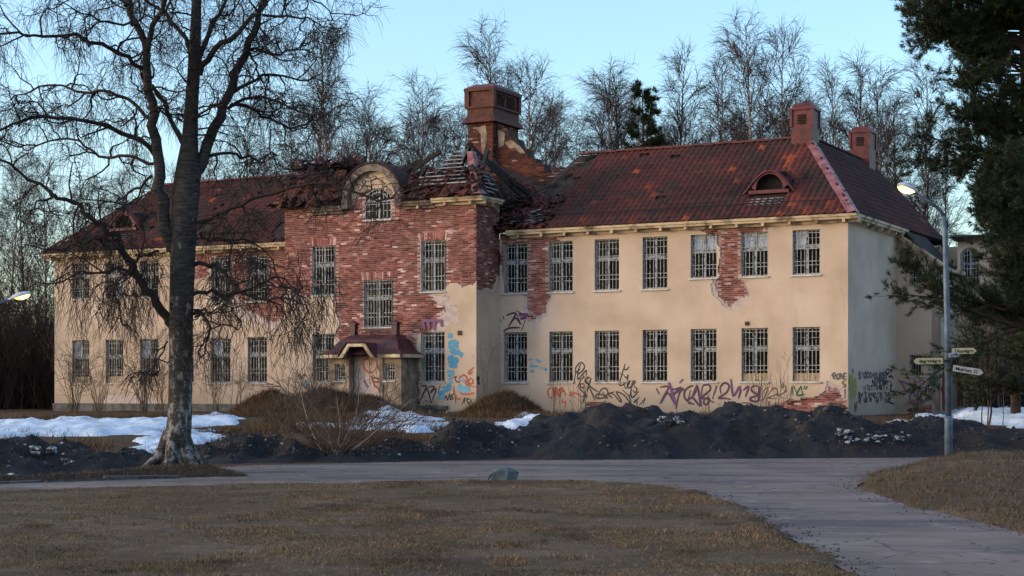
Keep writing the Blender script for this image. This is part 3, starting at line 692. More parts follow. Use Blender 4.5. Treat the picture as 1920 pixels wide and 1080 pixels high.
# roof edge of the stair block
mb = MB(); mb.box((U1-.1, V2-.35, 7.70), (U2+.4, 15, 7.84)); mb.add([(U1-.3,V2-.4,7.85),(U2+.45,V2-.4,7.85),(U2+.45,15.2,7.85),(U1-.3,15.2,7.85),(1.2,11.5,8.15),(1.2,15,8.15)], [(0,1,4),(1,2,5,4),(2,3,5),(3,0,4,5)]); mb.obj('stair_block_roof', M['deck'], B)

# --- arched pediment over the dormer window
def arc(r, n=22, a0=0, a1=math.pi): return [(AC+r*math.cos(a0+(a1-a0)*i/n), AZ+r*math.sin(a0+(a1-a0)*i/n)) for i in range(n+1)]
mb = MB(); ri, ro = arc(1.14), arc(1.42); n = len(ri)
for i in range(n-1):
    a, b, c, d = ri[i], ri[i+1], ro[i+1], ro[i]
    vs = [(x, PV-.26, z) for x, z in (a, b, c, d)]+[(x, PV+.1, z) for x, z in (a, b, c, d)]
    mb.add(vs, [(0,1,2,3), (4,7,6,5), (0,4,5,1), (2,6,7,3)])
for s in (-1, 1): mb.box((AC+s*1.28-.15, PV-.28, 9.02), (AC+s*1.28+.15, PV+.1, AZ))
mb.obj('arch_trim', M['archwood'], B)
mb = MB(); r1, r2 = arc(1.44), arc(1.50)
for i in range(n-1):
    a, b = r2[i], r2[i+1]; bk = random.uniform(-1.9, -.5) if i < 13 else random.uniform(-1.2, .5)
    mb.add([(a[0], PV-.30, a[1]), (b[0], PV-.30, b[1]), (b[0], bk, b[1]+.05), (a[0], bk, a[1]+.05), (r1[i][0], PV-.30, r1[i][1]), (r1[i+1][0], PV-.30, r1[i+1][1])], [(0,1,2,3), (0,4,5,1)], 0, .1+.3*random.random())
mb.obj('barrel_roof', M['tile'], B)
# --- charred rafters, battens and debris of the burnt roof
def beams(name, lst, w, h, mt):
    for a, b in lst:
        mb = MB(); mb.bar(a, b, w*random.uniform(.8,1.2), h*random.uniform(.8,1.2)); mb.obj(name, mt, B)
fr = []
for i in range(6):                                # rafters of the front slope, right of the arch
    u = -17.4+.62*i; top = .35+.12*i+random.uniform(0,.2); top = min(1, top)
    fr.append(((u, PV0+.1, PZ0-.05), (u, PV0+(PV1-PV0)*top, PZ0+(PZ1-PZ0)*top)))
for i in range(5):                                # rafters of the right flank
    v = PV0+.55+.6*i; top = random.uniform(.35, .95)
    fr.append(((-13.98, v, PZ0-.05), (-13.98-1.15*top, v, PZ0+1.95*top)))
fr += [((-17.9, 1.5, 9.6), (-15.1, PV1, 11.35)), ((-18.5, 3.0, 9.1), (-17.2, .3, 10.6)), ((-15.3, PV1+.1, 11.5), (-13.9, 1.2, 9.4)), ((-15.0, PV1-.05, 11.2), (-14.0, 3.2, 9.3)),
       ((-19.4, .4, 10.5), (-17.6, .6, 11.55)), ((-20.1, .5, 10.75), (-18.6, .8, 11.25)), ((-16.6, .8, 9.0), (-15.2, .9, 10.9)), ((-16.2, 0, 11.05), (-15.3, -.6, 10.95)),
       ((-13.2, 3.9, 10.7), (-12.3, 4.3, 11.5)), ((-13.6, 2.9, 9.9), (-12.2, 4.4, 11.45)), ((-13.5, 3.5, 10.2), (-12.5, 4.5, 11.3)), ((-22.5, 1.2, 10.2), (-19.3, 2.2, 10.9))]
for i in range(26):                               # splintered ends along the collapsed ridge
    u = random.uniform(-23.4, -17.2); v = random.uniform(-1.1, 2.4); z = 9.7+random.uniform(0, .7); an = random.uniform(-.6, .9)
    fr.append(((u, v, z), (u+math.cos(an)*random.uniform(.5, 1.5), v+random.uniform(-.4,.4), z+random.uniform(.1, .9))))
for i in range(12):                               # burnt rafter feet where the right slope breaks off
    t = random.uniform(.3, 1); u = -14.3+1.5*t; fr.append(((u-random.uniform(.2,.9), -.45+4.9*t, 7.98+3.5*t-random.uniform(.1,.5)), (u+.4, -.45+4.95*t, 8.0+3.57*t+.05)))
beams('charred_rafter', fr, .12, .16, M['char'])
bt = []
for i in range(9):                                # battens still nailed on, front slope
    t = .28+.088*i; u0 = -16.9+.22*max(0, i-2)+random.uniform(-.3,.3)
    p = lambda u: (u, PV0+(PV1-PV0)*t-.10, PZ0+(PZ1-PZ0)*t+.02)
    bt.append((p(u0), p(-14.75-.09*i)))
for i in range(10):                               # and on the right flank
    t = .10+.085*i; bt.append(((-13.98-1.15*t+.1, PV0+.5+.9*t, PZ0+1.95*t), (-13.98-1.15*t+.1, PV0+1.15+.9*t+random.uniform(-.2,.5), PZ0+1.95*t+random.uniform(-.04,.04))))
for i in range(6): bt.append(((-13.9+.2*i, 3.2+.2*i, 10.55+.15*i), (-12.4+.1*i, 3.35+.2*i, 10.62+.15*i)))
beams('batten', bt, .05, .035, M['lath'])
mb = MB()                                         # hip flashing of the steep roof, flared at the foot
hp = [(-13.93, -2.55, 9.27), (-14.12, -2.35, 9.50), (-14.42, -2.0, 10.1), (-14.75, -1.62, 10.75), (-14.92, -1.42, 11.12)]
for i in range(4):
    a, b = Vector(hp[i]), Vector(hp[i+1]); wa, wb = (.50, .30, .26, .26, .24)[i:i+2]
    mb.add([a, b, b+Vector((-wb, -.03, 0)), a+Vector((-wa, -.03, 0))], [(0,1,2,3)]).add([a, b, b+Vector((.03, wb, 0)), a+Vector((.03, wa, 0))], [(0,3,2,1)])
mb.obj('hip_flashing', M['flash'], B)
deb = MB()                                        # heaps of burnt debris on the attic floor
for i in range(190):
    u, v = random.uniform(-20.8, -13.6), random.uniform(-1.2, 4.2); hgt = 8.95+random.uniform(0, .9)*(1-.12*abs(v))
    an = random.uniform(0, 6.28); L = random.uniform(.3, 1.5); dz = random.uniform(-.3, .5)
    deb.bar((u, v, hgt), (u+L*math.cos(an), v+L*math.sin(an)*.6, hgt+dz), random.uniform(.05,.2), random.uniform(.03,.08), random.choice((0,0,0,1)))
tag(deb.obj('burnt_debris', [M['char'], M['tile']], B), kind='stuff')
mb = MB(); mb.prism([(-17.9,9.0), (-16.4,9.0), (-16.45,10.0), (-16.7,10.85), (-17.1,10.95), (-17.5,10.6), (-17.85,10.1)], .6, 1.5, lambda a, b, d: (a, d, b)); mb.obj('charred_timber_heap', M['char'], B)
V = []; F = []; RR = []                            # slipped and broken tiles on the burnt eaves and in the valley
for i in range(420):
    if i < 230: u = random.choice((random.uniform(-24.1, -20.7), random.uniform(-17.7, -14.1))); v = random.uniform(-2.5, -1.7); z = 9.24+(v+2.45)*1.5+.05
    elif i < 330: u = random.uniform(-14.5, -12.2); v = random.uniform(-.45, 1.6); z = 7.98+(v+.45)*.72+.10
    else: u = random.uniform(-24.4, -21); v = random.uniform(-1.2, 3); z = 11.15+random.uniform(0,.2)
    Mx = Matrix.Translation((u, v, z)) @ Matrix.Rotation(random.gauss(0, .9), 4, 'Z') @ Matrix.Rotation(random.gauss(.55, .3), 4, 'X') @ Matrix.Rotation(random.gauss(0, .25), 4, 'Y')
    V.append(np.array([list(Mx @ Vector((x-.13, y-.17, z_))) for x, y, z_ in TV])); F.append(TF+len(TV)*i); RR += [random.uniform(0, .75)]*len(TF)
tag(link('slipped_tiles', np_mesh('slipped_tiles', np.concatenate(V), [np.concatenate(F)], [M['tile']], RR), B), kind='stuff')
sh = []
for i in range(16):
    u = random.uniform(-14.3, -12.6); v = random.uniform(-.4, .5); z = 8.0+(v+.45)*.72+.12
    sh.append(((u, v, z), (u+random.uniform(-.6,1.0), v+random.uniform(-.25,.35), z+random.uniform(-.1,.2))))
beams('fallen_batten', sh, .09, .03, M['lath'])
beams('fallen_board', [((-14.6, -.5, 8.15), (-13.2, -.3, 8.35)), ((-14.2, -.2, 8.4), (-12.6, .2, 8.6)), ((-17.4, -2.35, 9.55), (-16.2, -2.3, 9.75)), ((-23.9, -.2, 8.2), (-22.9, -.3, 8.5))], .22, .03, M['char'])

# --- chimneys
CB = []
def brickbox(mb, u0, u1, v0, v1, z0, z1):
    z = z0; row = 0
    while z < z1-.02:
        for face in range(2):
            a0, a1 = (u0, u1) if face == 0 else (v0, v1); a = a0+(.131 if row % 2 else 0)
            first = True
            while a < a1-.02 or first:
                s, e = (a0 if first and row % 2 else a), min(a+(.25 if not (first and row % 2) else -.012), a1)
                if first and row % 2: s, e = a0, a0+.119
                first = False
                if e-s > .03 and random.random() > .02:
                    p = random.uniform(.006, .018); r = min(1, max(0, random.gauss(.5, .22)))
                    if face == 0: mb.box((s, v0-p, z), (e, v0+.02, z+.063), 0, r)
                    else: mb.box((u1-.02, s, z), (u1+p, e, z+.063), 0, r)
                a = e+.012 if e > a else a+.262
        z += .077; row += 1
u0, u1, v0, v1 = -18.2, -16.95, 4.0, 6.35
core = MB(); core.box((u0, v0, 9.0), (u1, v1, 13.4)); ch = core.obj('chimney', M['soot'], B); ch['label'] = 'tall brick chimney stack rising from the burnt roof'
bb = MB(); brickbox(bb, u0, u1, v0, v1, 10.2, 13.25); tag(bb.obj('brickwork', M['chimbrick'], ch), kind='stuff')
mb = MB()                                          # sheet metal hood: skirt, box, pilasters, louvres, curved lid
mb.add([(u0-.22,v0-.22,13.22),(u1+.22,v0-.22,13.22),(u1+.22,v1+.22,13.22),(u0-.22,v1+.22,13.22),(u0-.02,v0-.02,13.55),(u1+.02,v0-.02,13.55),(u1+.02,v1+.02,13.55),(u0-.02,v1+.02,13.55)], [(0,1,5,4),(1,2,6,5),(2,3,7,6),(3,0,4,7),(0,3,2,1)])
mb.box((u0-.02, v0-.02, 13.55), (u1+.02, v1+.02, 14.72))
mb.box((u0-.10, v0-.10, 13.86), (u1+.10, v1+.10, 13.95))
for a, b in ((u0, v0), (u1, v0), (u1, v1)): mb.box((a-.11, b-.11, 13.95), (a+.11, b+.11, 14.60))
mb.box((u0-.13, v0-.13, 14.60), (u1+.13, v1+.13, 14.74))
hood = mb.obj('hood', M['rust'], ch)
mb = MB(); cu, cv = (u0+u1)/2, (v0+v1)/2; L1 = [(u0-.12,v0-.12),(u1+.12,v0-.12),(u1+.12,v1+.12),(u0-.12,v1+.12)]
rings = [[(cu+(a-cu)*s, cv+(b-cv)*s, z) for a, b in L1] for s, z in ((1,14.741), (.82,14.86), (.6,14.97), (.3,15.03))]
mb.add([p for r in rings for p in r], [(i*4+j, i*4+(j+1) % 4, i*4+4+(j+1) % 4, i*4+4+j) for i in range(3) for j in range(4)]+[(12,13,14,15)]); mb.obj('hood_lid', M['sheet'], ch)
for j in range(2):
    va = v0+.32+j*.92
    for i in range(7):
        z = 14.03+i*.075; l = MB(); l.add([(u1+.02,va,z+.05),(u1+.02,va+.78,z+.05),(u1+.085,va+.78,z),(u1+.085,va,z)], [(0,1,2,3)]); l.obj('louvre_slat', M['rust'], ch)
# brick shoulder wall right of the stack, broken top
poly = [(-16.94, 8.6), (-13.35, 8.6), (-13.1, 10.4), (-13.3, 10.85), (-13.75, 10.8), (-13.8, 11.1), (-14.15, 11.05), (-14.2, 10.85), (-14.6, 10.95), (-14.65, 11.3), (-15.0, 11.35), (-15.05, 11.55), (-15.4, 11.6), (-15.5, 12.0), (-15.85, 12.1), (-15.95, 12.45), (-16.3, 12.55), (-16.4, 12.9), (-16.94, 13.1)]
mb = MB(); mb.prism(poly, 4.3, 5.0, lambda a, b, d: (a, d, b)); sw = mb.obj('firewall', M['soot'], B); sw['label'] = 'ragged brick wall sloping down beside the chimney'
bb = MB(); z = 8.7; row = 0
while z < 13.1:
    a = -16.94+(.131 if row % 2 else 0)
    while a < -13.1:
        if inpoly(np.array([a+.125]), np.array([z+.03]), poly)[0] and inpoly(np.array([a+.2]), np.array([z+.06]), poly)[0]:
            bb.box((a, 4.3-random.uniform(.006,.02), z), (a+.25, 4.32, z+.063), 0, min(1, max(0, random.gauss(.42,.22))))
        a += .262
    z += .077; row += 1
tag(bb.obj('brickwork', M['chimbrick'], sw), kind='stuff')
mb = MB(); mb.prism([(-16.5,12.3), (-16.2,12.42), (-15.7,12.05), (-15.5,11.78), (-15.75,11.8), (-16.0,12.05), (-16.3,12.05)], 4.26, 4.29, lambda a, b, d: (a, d, b)); mb.prism([(-16.85,12.9), (-16.5,12.75), (-16.55,12.2), (-16.8,12.1)], 4.262, 4.292, lambda a, b, d: (a, d, b))
mb.prism([(-17.8,13.0), (-17.3,13.1), (-17.22,12.5), (-17.38,11.9), (-17.36,11.3), (-17.48,11.3), (-17.5,12.2), (-17.55,12.75)], v0-.026, v0-.004, lambda a, b, d: (a, d, b)); mb.obj('plaster_remnant', M['dirty'], B)
mb = MB()                                          # bank of fallen masonry in front of the firewall: loose bricks over rubble
q = [(-16.9,2.4,9.0),(-13.4,2.4,9.0),(-13.4,4.28,9.0),(-16.9,4.28,9.0),(-16.6,3.5,11.0),(-14.6,3.6,10.1),(-14.6,4.28,10.4),(-16.6,4.28,11.3)]
mb.add(q, [(0,1,5,4),(1,2,6,5),(3,0,4,7),(4,5,6,7)], 1, .3)
for i in range(420):
    s, t = random.random(), random.random(); a_, b_ = Vector(q[0]).lerp(Vector(q[1]), s), Vector(q[4]).lerp(Vector(q[5]), s); c_ = a_.lerp(b_, t)+Vector((0, -.03, .02))
    mb.box((-.125, -.06, -.032), (.125, .06, .032), 0, min(1, max(0, random.gauss(.4,.25))), Matrix.Translation(c_) @ Matrix.Rotation(random.gauss(0, .5), 4, 'Z') @ Matrix.Rotation(random.gauss(0, .3), 4, 'X') @ Matrix.Rotation(random.gauss(0, .25), 4, 'Y'))
tag(mb.obj('fallen_masonry', [M['chimbrick'], M['soot']], B), kind='stuff')
def redchimney(u, v, w, d, zb, zt):
    mb = MB(); mb.box((u, v, zb), (u+w, v+d, zt-.28)); mb.box((u-.04, v-.04, zb), (u+w+.04, v+d+.04, zb+.12))
    for a in (u, u+w):
        for b in (v, v+d): mb.box((a-.05, b-.05, zt-.95), (a+.05, b+.05, zt-.281))
    mb.box((u-.07, v-.07, zt-.28), (u+w+.07, v+d+.07, zt-.20)); c = .12
    mb.add([(u,v,zt-.2),(u+w,v,zt-.2),(u+w,v+d,zt-.2),(u,v+d,zt-.2),(u+c,v+c,zt),(u+w-c,v+c,zt),(u+w-c,v+d-c,zt),(u+c,v+d-c,zt)], [(0,1,5,4),(1,2,6,5),(2,3,7,6),(3,0,4,7),(4,5,6,7)])
    o = mb.obj('chimney', M['sheet'], B); o['label'] = 'dark red sheet clad chimney on the right roof'
    for i in range(4):
        l = MB(); z = zt-.85+i*.1; l.add([(u+w*.3,v-.005,z+.07),(u+w*.7,v-.005,z+.07),(u+w*.7,v-.05,z),(u+w*.3,v-.05,z)], [(0,1,2,3)]); l.obj('louvre_slat', M['black'], o)
redchimney(-3.52, 4.1, .86, .9, 11.0, 12.95); redchimney(-3.35, 11.6, .86, .95, 11.0, 13.05)
mb = MB(); mb.tube([(-2.9, 8.4, 11.4), (-2.9, 8.4, 12.0)], .06, 8); mb.obj('vent_pipe', M['rust'], B)

# --- porch
PC, pf = -18.85, -3.25
mb = MB()
mb.box((PC-1.72, pf, ZG), (PC-1.72+.24, PV-.01, 2.95)).box((PC+1.72-.24, pf, ZG), (PC+1.72, PV-.01, 2.95))
for s in (-1, 1):
    c0 = PC+s*1.18
    mb.box((c0-.30, pf, ZG), (c0+.30, pf+.24, 1.95)).box((c0-.30, pf, 2.63), (c0+.30, pf+.24, 2.95)).box((c0-.30, pf, 1.95), (c0-.24, pf+.24, 2.63)).box((c0+.24, pf, 1.95), (c0+.30, pf+.24, 2.63))
    window('f', pf, c0, 1.95, .48, .68, nb=5)
    mb.box((PC+s*.80-.08, pf-.04, ZG), (PC+s*.80+.08, pf+.3, 2.95))
po = mb.obj('porch', M['dirty'], B); po['label'] = 'small entrance porch with dark red flared roof'
mb = MB(); mb.box((PC-.72, pf+.35, ZG), (PC+.72, pf+.45, 2.95)); mb.obj('bricked_up_doorway', M['undercoat'], po)
rg = [(2.0, pf-.38, 2.98), (1.62, pf-.05, 3.22), (1.36, pf+.28, 3.60), (1.05, pf+.62, 3.80)]
mb = MB(); vs = []
for w, v, z in rg: vs += [(PC-w, v, z), (PC+w, v, z), (PC+w, PV, z), (PC-w, PV, z)]
mb.add(vs, [(i*4+j, i*4+(j+1) % 4, i*4+4+(j+1) % 4, i*4+4+j) for i in range(3) for j in (0,1,3)]+[(12,13,14,15)])
mb.obj('porch_roof', M['darksheet'], po)
mb = MB(); mb.box((PC-2.02, pf-.40, 2.86), (PC-.78, pf-.28, 2.99)).box((PC+.72, pf-.40, 2.86), (PC+1.9, pf-.28, 2.99)).box((PC+1.9, pf-.28, 2.86), (PC+2.02, PV-.01, 2.99)).box((PC-2.02, pf-.28, 2.86), (PC-1.9, PV-.01, 2.99)).box((PC-1.88, pf-.27, 2.88), (PC-.8, PV-.02, 2.93)).box((PC+.8, pf-.27, 2.88), (PC+1.88, PV-.02, 2.93))
gp = [(-.84, 2.86), (-.42, 3.42), (.42, 3.42), (.84, 2.86)]; gi = [(-.66, 2.86), (-.33, 3.30), (.33, 3.30), (.66, 2.86)]
for i in range(3):
    mb.prism([(PC+gp[i][0], gp[i][1]), (PC+gp[i+1][0], gp[i+1][1]), (PC+gi[i+1][0], gi[i+1][1]), (PC+gi[i][0], gi[i][1])], pf-.62, pf-.50, lambda a, b, d: (a, d, b))
mb.obj('porch_trim', M['eave'], po)
mb = MB(); go = [(PC+a*1.06, b+.04) for a, b in gp]
for i in range(3):
    a, b = go[i], go[i+1]; mb.add([(a[0], pf-.66, a[1]), (b[0], pf-.66, b[1]), (b[0], pf+.35, b[1]), (a[0], pf+.35, a[1])], [(0,1,2,3)])
mb.obj('porch_gable_roof', M['darksheet'], po)
mb = MB()
for s in (-1, 1): mb.box((PC+s*1.0-.12, pf+.62, 3.78), (PC+s*1.0+.12, pf+.86, 4.22)).box((PC+s*1.0-.16, pf+.58, 4.22), (PC+s*1.0+.16, pf+.90, 4.30)).add([(PC+s-.14,pf+.6,4.30),(PC+s+.14,pf+.6,4.30),(PC+s+.14,pf+.88,4.30),(PC+s-.14,pf+.88,4.30),(PC+s,pf+.74,4.40)], [(0,1,4),(1,2,4),(2,3,4),(3,0,4)])
mb.box((PC-.88, pf+.70, 3.98), (PC+.88, pf+.74, 4.03))
for i in range(9): mb.box((PC-.8+.2*i-.012, pf+.71, 3.78), (PC-.8+.2*i+.012, pf+.73, 3.98))
mb.obj('porch_balustrade', M['darksheet'], po)
# small fittings on the facade
mb = MB(); mb.box((-3.95, -.05, 4.0), (-3.80, 0, 4.15)).box((-15.25, PV-.05, 3.75), (-15.09, PV, 3.93)); mb.obj('vent_grate', M['rust'], B)
mb = MB(); mb.tube([(-14.46, -.06, 5.0), (-14.46, -.06, 7.4)], .02, 6); mb.obj('cable', M['char'], B)
# ---------------------------------------------------------------- graffiti: painted strokes lying on the plaster
GCNT = [0]
def smoothline(pts, n=5):
    if len(pts) < 3: return pts
    out = []; q = [pts[0]]+list(pts)+[pts[-1]]
    for i in range(1, len(q)-2):
        p0, p1, p2, p3 = q[i-1:i+3]
        for k in range(n):
            t = k/n
            out.append(tuple(.5*(2*p1[a]+(p2[a]-p0[a])*t+(2*p0[a]-5*p1[a]+4*p2[a]-p3[a])*t*t+(3*p1[a]-p0[a]-3*p2[a]+p3[a])*t**3) for a in (0, 1)))
    return out+[pts[-1]]
def ribbon(mb, pts, w, fn, d0, taper=True):
    n = len(pts); vs = []
    for i, (a, z) in enumerate(pts):
        x0, z0 = pts[max(i-1, 0)]; x1, z1 = pts[min(i+1, n-1)]; dx, dz = x1-x0, z1-z0; L = math.hypot(dx, dz) or 1
        k = w/2*((.55+.45*min(1, 3*min(i, n-1-i)/max(1, n-1)*1.5)) if taper else 1)
        nx, nz = -dz/L*k, dx/L*k; d = d0-.00012*i
        vs += [fn(a+nx, z+nz, d), fn(a-nx, z-nz, d)]
    mb.add(vs, [(2*i, 2*i+1, 2*i+3, 2*i+2) for i in range(n-1)])
def graffiti(name, color, strokes, w, box, side='f', c=0, sm=True, label=None, parent=None):
    """strokes in the pixels of a photo crop: box = (x0, y0, photo pixels per crop pixel)"""
    if len(strokes) > 1 and name in ('graffiti_shade', 'graffiti_writing', 'graffiti_scrawl'):
        for st in strokes: graffiti(name, color, [st], w, box, side, c, sm, label, parent)
        return
    x0, y0, s = box; mb = MB(); w *= 1.3
    fn = (lambda a, z, d: (a, c+d, z)) if side == 'f' else (lambda a, z, d: (c-d, a, z))
    for st in strokes:
        q = [(fac(x0+x*s, y0+y*s, c) if side == 'f' else endw(x0+x*s, y0+y*s, c)) for x, y in st]
        GCNT[0] += 1
        ribbon(mb, smoothline(q) if sm else q, w, fn, -.004-.0006*(GCNT[0] % 14))
    o = mb.obj(name, G[color], parent or B)
    if label: o['label'] = label
    return o
FONT = {'A':[[(0,0),(.5,1),(1,0)],[(.2,.4),(.8,.4)]], 'B':[[(0,0),(0,1),(.7,.9),(.7,.6),(0,.5),(.8,.4),(.8,.1),(0,0)]], 'C':[[(1,.85),(.5,1),(0,.5),(.5,0),(1,.15)]], 'D':[[(0,0),(0,1),(.8,.7),(.8,.3),(0,0)]],
 'E':[[(1,1),(0,1),(0,0),(1,0)],[(0,.5),(.8,.5)]], 'H':[[(0,0),(0,1)],[(1,0),(1,1)],[(0,.5),(1,.5)]], 'I':[[(.5,0),(.5,1)]], 'J':[[(.8,1),(.8,.2),(.4,0),(0,.2)]], 'K':[[(0,0),(0,1)],[(1,1),(0,.45),(1,0)]], 'L':[[(0,1),(0,0),(1,0)]],
 'M':[[(0,0),(0,1),(.5,.4),(1,1),(1,0)]], 'N':[[(0,0),(0,1),(1,0),(1,1)]], 'O':[[(.5,1),(0,.6),(.1,.1),(.6,0),(1,.4),(.9,.9),(.5,1)]], 'R':[[(0,0),(0,1),(.8,.9),(.8,.6),(0,.5),(1,0)]], 'S':[[(1,.9),(.4,1),(0,.75),(.9,.3),(.6,0),(0,.1)]],
 'T':[[(0,1),(1,1)],[(.5,1),(.5,0)]], 'U':[[(0,1),(.1,.1),(.5,0),(.9,.1),(1,1)]], 'V':[[(0,1),(.5,0),(1,1)]], 'Y':[[(0,1),(.5,.5),(1,1)],[(.5,.5),(.5,0)]], 'W':[[(0,1),(.25,0),(.5,.7),(.75,0),(1,1)]],
 '3':[[(0,1),(.9,.9),(.3,.55),(1,.4),(.8,0),(0,.1)]], '0':[[(.5,1),(0,.5),(.5,0),(1,.5),(.5,1)]], 'G':[[(1,.85),(.5,1),(0,.5),(.5,0),(1,.2),(1,.5),(.6,.5)]]}
def write(txt, x, y, w, h, jit=0, slant=0, gap=.3):
    """strokes of hand lettering inside a crop; y down"""
    n = len(txt); cw = w/(n+gap*(n-1)); out = []
    for i, ch in enumerate(txt):
        bx = x+i*cw*(1+gap); dy = random.uniform(-jit, jit)*h; k = 1+random.uniform(-jit, jit)
        for st in FONT.get(ch, []):
            out.append([(bx+px*cw+slant*py*h, y+dy+(1-py)*h*k) for px, py in st])
    return out
bA = (1010, 670, 220/1920); bB = (1210, 690, 220/1920); bC = (1400, 690, 220/1920); bD = (1580, 690, 200/1920); bE = (1740, 690, 160/1920); bF = (770, 590, 180/972); bH = (930, 560, 120/762); bP = (600, 560, 200/1080)
graffiti('graffiti_tag', 'black', [[(580,430),(600,290),(610,165),(690,85),(745,130),(735,200),(660,265),(620,235),(680,195)], [(690,110),(650,210),(640,360),(700,300),(780,215),(770,320)], [(720,290),(740,330),(700,350),(660,440),(640,490)],
  [(770,330),(830,330),(780,360),(760,400),(830,460)], [(860,340),(820,470),(790,560)], [(740,430),(690,440),(690,490),(740,490),(745,430)], [(640,480),(720,560),(790,640),(700,635)], [(750,340),(850,480),(980,570)], [(830,490),(880,600),(925,710)], [(770,560),(750,650),(730,740)],
  [(980,660),(990,580),(1060,505),(1120,530),(1130,600),(1060,660),(960,670),(935,625),(1000,600),(1130,660),(1080,672)], [(1040,565),(1130,660)], [(1245,565),(1140,600),(1210,670)], [(1150,595),(1230,610),(1340,730),(1345,690),(1270,565),(1400,620),(1500,745),(1480,640),(1365,530)]], .045, bA, label='black looping tag with arrow')
graffiti('graffiti_tag', 'black', [[(1415,105),(1360,290),(1320,440),(1370,455),(1440,400)], [(1325,265),(1400,290)], [(1410,110),(1400,190),(1440,200),(1485,150)], [(1400,300),(1440,340),(1465,285),(1450,390)], [(1390,400),(1430,510),(1500,380),(1450,440),(1480,500),(1580,410),(1540,400),(1500,600),(1480,660)],
  [(1560,470),(1610,520),(1580,575),(1540,540)], [(1640,555),(1530,660),(1510,560)], [(1650,650),(1560,740),(1600,690),(1610,780)], [(1750,660),(1650,780)], [(1745,670),(1710,770)]], .045, bA)
graffiti('graffiti_tag', 'orange', [[(210,500),(160,520),(155,600),(190,660),(240,640)], [(230,500),(260,640),(280,490),(300,620)], [(320,500),(330,640),(390,500),(310,560)], [(410,510),(440,620),(420,560),(370,540)], [(550,555),(510,610),(560,628)], [(510,605),(600,585),(680,620)], [(380,690),(400,740),(440,720),(430,850)], [(330,640),(300,700)]], .05, bA)
graffiti('graffiti_tag', 'purple', [[(240,315),(380,310),(310,450),(240,590)], [(260,570),(370,410),(480,600)], [(395,240),(430,420),(480,600)], [(400,320),(480,350),(590,320),(460,430),(630,335),(560,410),(500,670)],
  [(790,300),(740,300),(650,370),(640,470),(690,540),(800,600)], [(700,580),(800,590)], [(700,520),(740,360)], [(770,450),(850,280),(800,430),(700,530)], [(860,290),(905,620),(780,490),(690,520)], [(920,480),(940,300),(1040,280),(1060,360),(920,490),(1040,500),(1020,590),(960,580),(980,500),(1130,570)], [(1160,290),(1100,510)],
  [(1235,420),(1230,310),(1300,245),(1370,290),(1330,400),(1200,490),(1300,495),(1400,515)], [(1400,200),(1440,460),(1530,300)], [(1540,310),(1560,380),(1520,500)], [(1600,370),(1690,300),(1640,480)], [(1580,570),(1720,575)], [(1860,300),(1760,300),(1740,370),(1850,450),(1840,540),(1740,540),(1720,490),(1840,440),(1860,300)]], .065, bB, label='large dark purple lettering with the digits 2 and 18')
graffiti('graffiti_shade', 'violet', [[(390,240),(450,430),(490,610)], [(850,290),(900,600)], [(1170,290),(1120,440)], [(1400,180),(1440,440)], [(1560,290),(1490,420)], [(1690,290),(1640,470)], [(1870,300),(1860,540)], [(560,250),(620,180)], [(180,330),(230,430)]], .10, bB)
graffiti('graffiti_tag', 'green', [[(550,210),(580,330)], [(600,250),(605,330)], [(635,270),(645,400)], [(740,290),(720,460)], [(770,290),(830,440)], [(745,290),(760,450)], [(890,290),(920,460)], [(895,290),(820,440),(950,430)], [(935,345),(955,290)], [(965,355),(995,290)]], .055, bC)
graffiti('graffiti_tag', 'maroon', [[(230,440),(330,310)], [(340,460),(420,350),(480,330),(500,420),(350,490),(500,500)], [(470,440),(590,420),(640,350)], [(500,445),(620,495)], [(220,550),(300,470),(350,300)], [(330,470),(330,720)]], .035, bC)
graffiti('graffiti_tag', 'grey', write('RONE', 1420, 90, 220, 95, .05)+[[(1610,220),(1570,230),(1580,260),(1620,280),(1600,310),(1570,305)], [(1440,80),(1400,110),(1410,140)]], .05, bC)
graffiti('graffiti_tag', 'violet', [[(1615,360),(1605,500)], [(1590,380),(1620,350)]], .05, bC)
# end wall
graffiti('graffiti_tag', 'grey', write('STOCKHOUSSE', 285, 85, 510, 100, .10), .09, bD, 'e', 0, label='grey hand lettering along the end wall')
graffiti('graffiti_tag', 'black', write('OY', 780, 20, 120, 90, .05)+[[(820,160),(880,150),(910,200)], [(690,110),(650,120),(700,160),(640,190)]], .08, bD, 'e', 0)
sc = []
for row, (x0, x1, y0, y1) in enumerate(((530, 860, 215, 300), (370, 860, 310, 420), (285, 850, 430, 520), (285, 840, 520, 630))):
    x = x0
    while x < x1:
        h = random.uniform(.6, 1)*(y1-y0); y = y0+random.uniform(0, 15); w = random.uniform(18, 40)
        sc.append(random.choice(([(x,y+h),(x+w*.3,y),(x+w*.5,y+h*.6)], [(x,y),(x,y+h)], [(x,y),(x+w*.5,y+h),(x+w,y)], [(x,y+h),(x,y),(x+w,y+h*.4),(x+w*.2,y+h*.6),(x+w,y+h)], [(x,y),(x+w,y),(x+w*.4,y+h)])))
        x += w*1.15
graffiti('graffiti_scrawl', 'black', sc, .045, bD, 'e', 0, label='rows of illegible thin black scrawl on the end wall')
graffiti('graffiti_shade', 'yellow', [[(140,140),(150,260),(160,420),(180,560)], [(200,190),(220,330),(205,520)], [(110,190),(180,170)]], .32, bD, 'e', 0)
graffiti('graffiti_writing', 'red', [[(215,620),(220,780)], [(245,600),(240,770)], [(210,700),(260,690)]], .12, bD, 'e', 0)
graffiti('graffiti_tag', 'teal', [[(178,15),(178,100)]], .25, bD, 'e', 0)
graffiti('graffiti_tag', 'black', [[(900,290),(850,400),(960,440),(880,400)], [(880,520),(830,600),(930,650)]], .06, bD, 'e', 0)
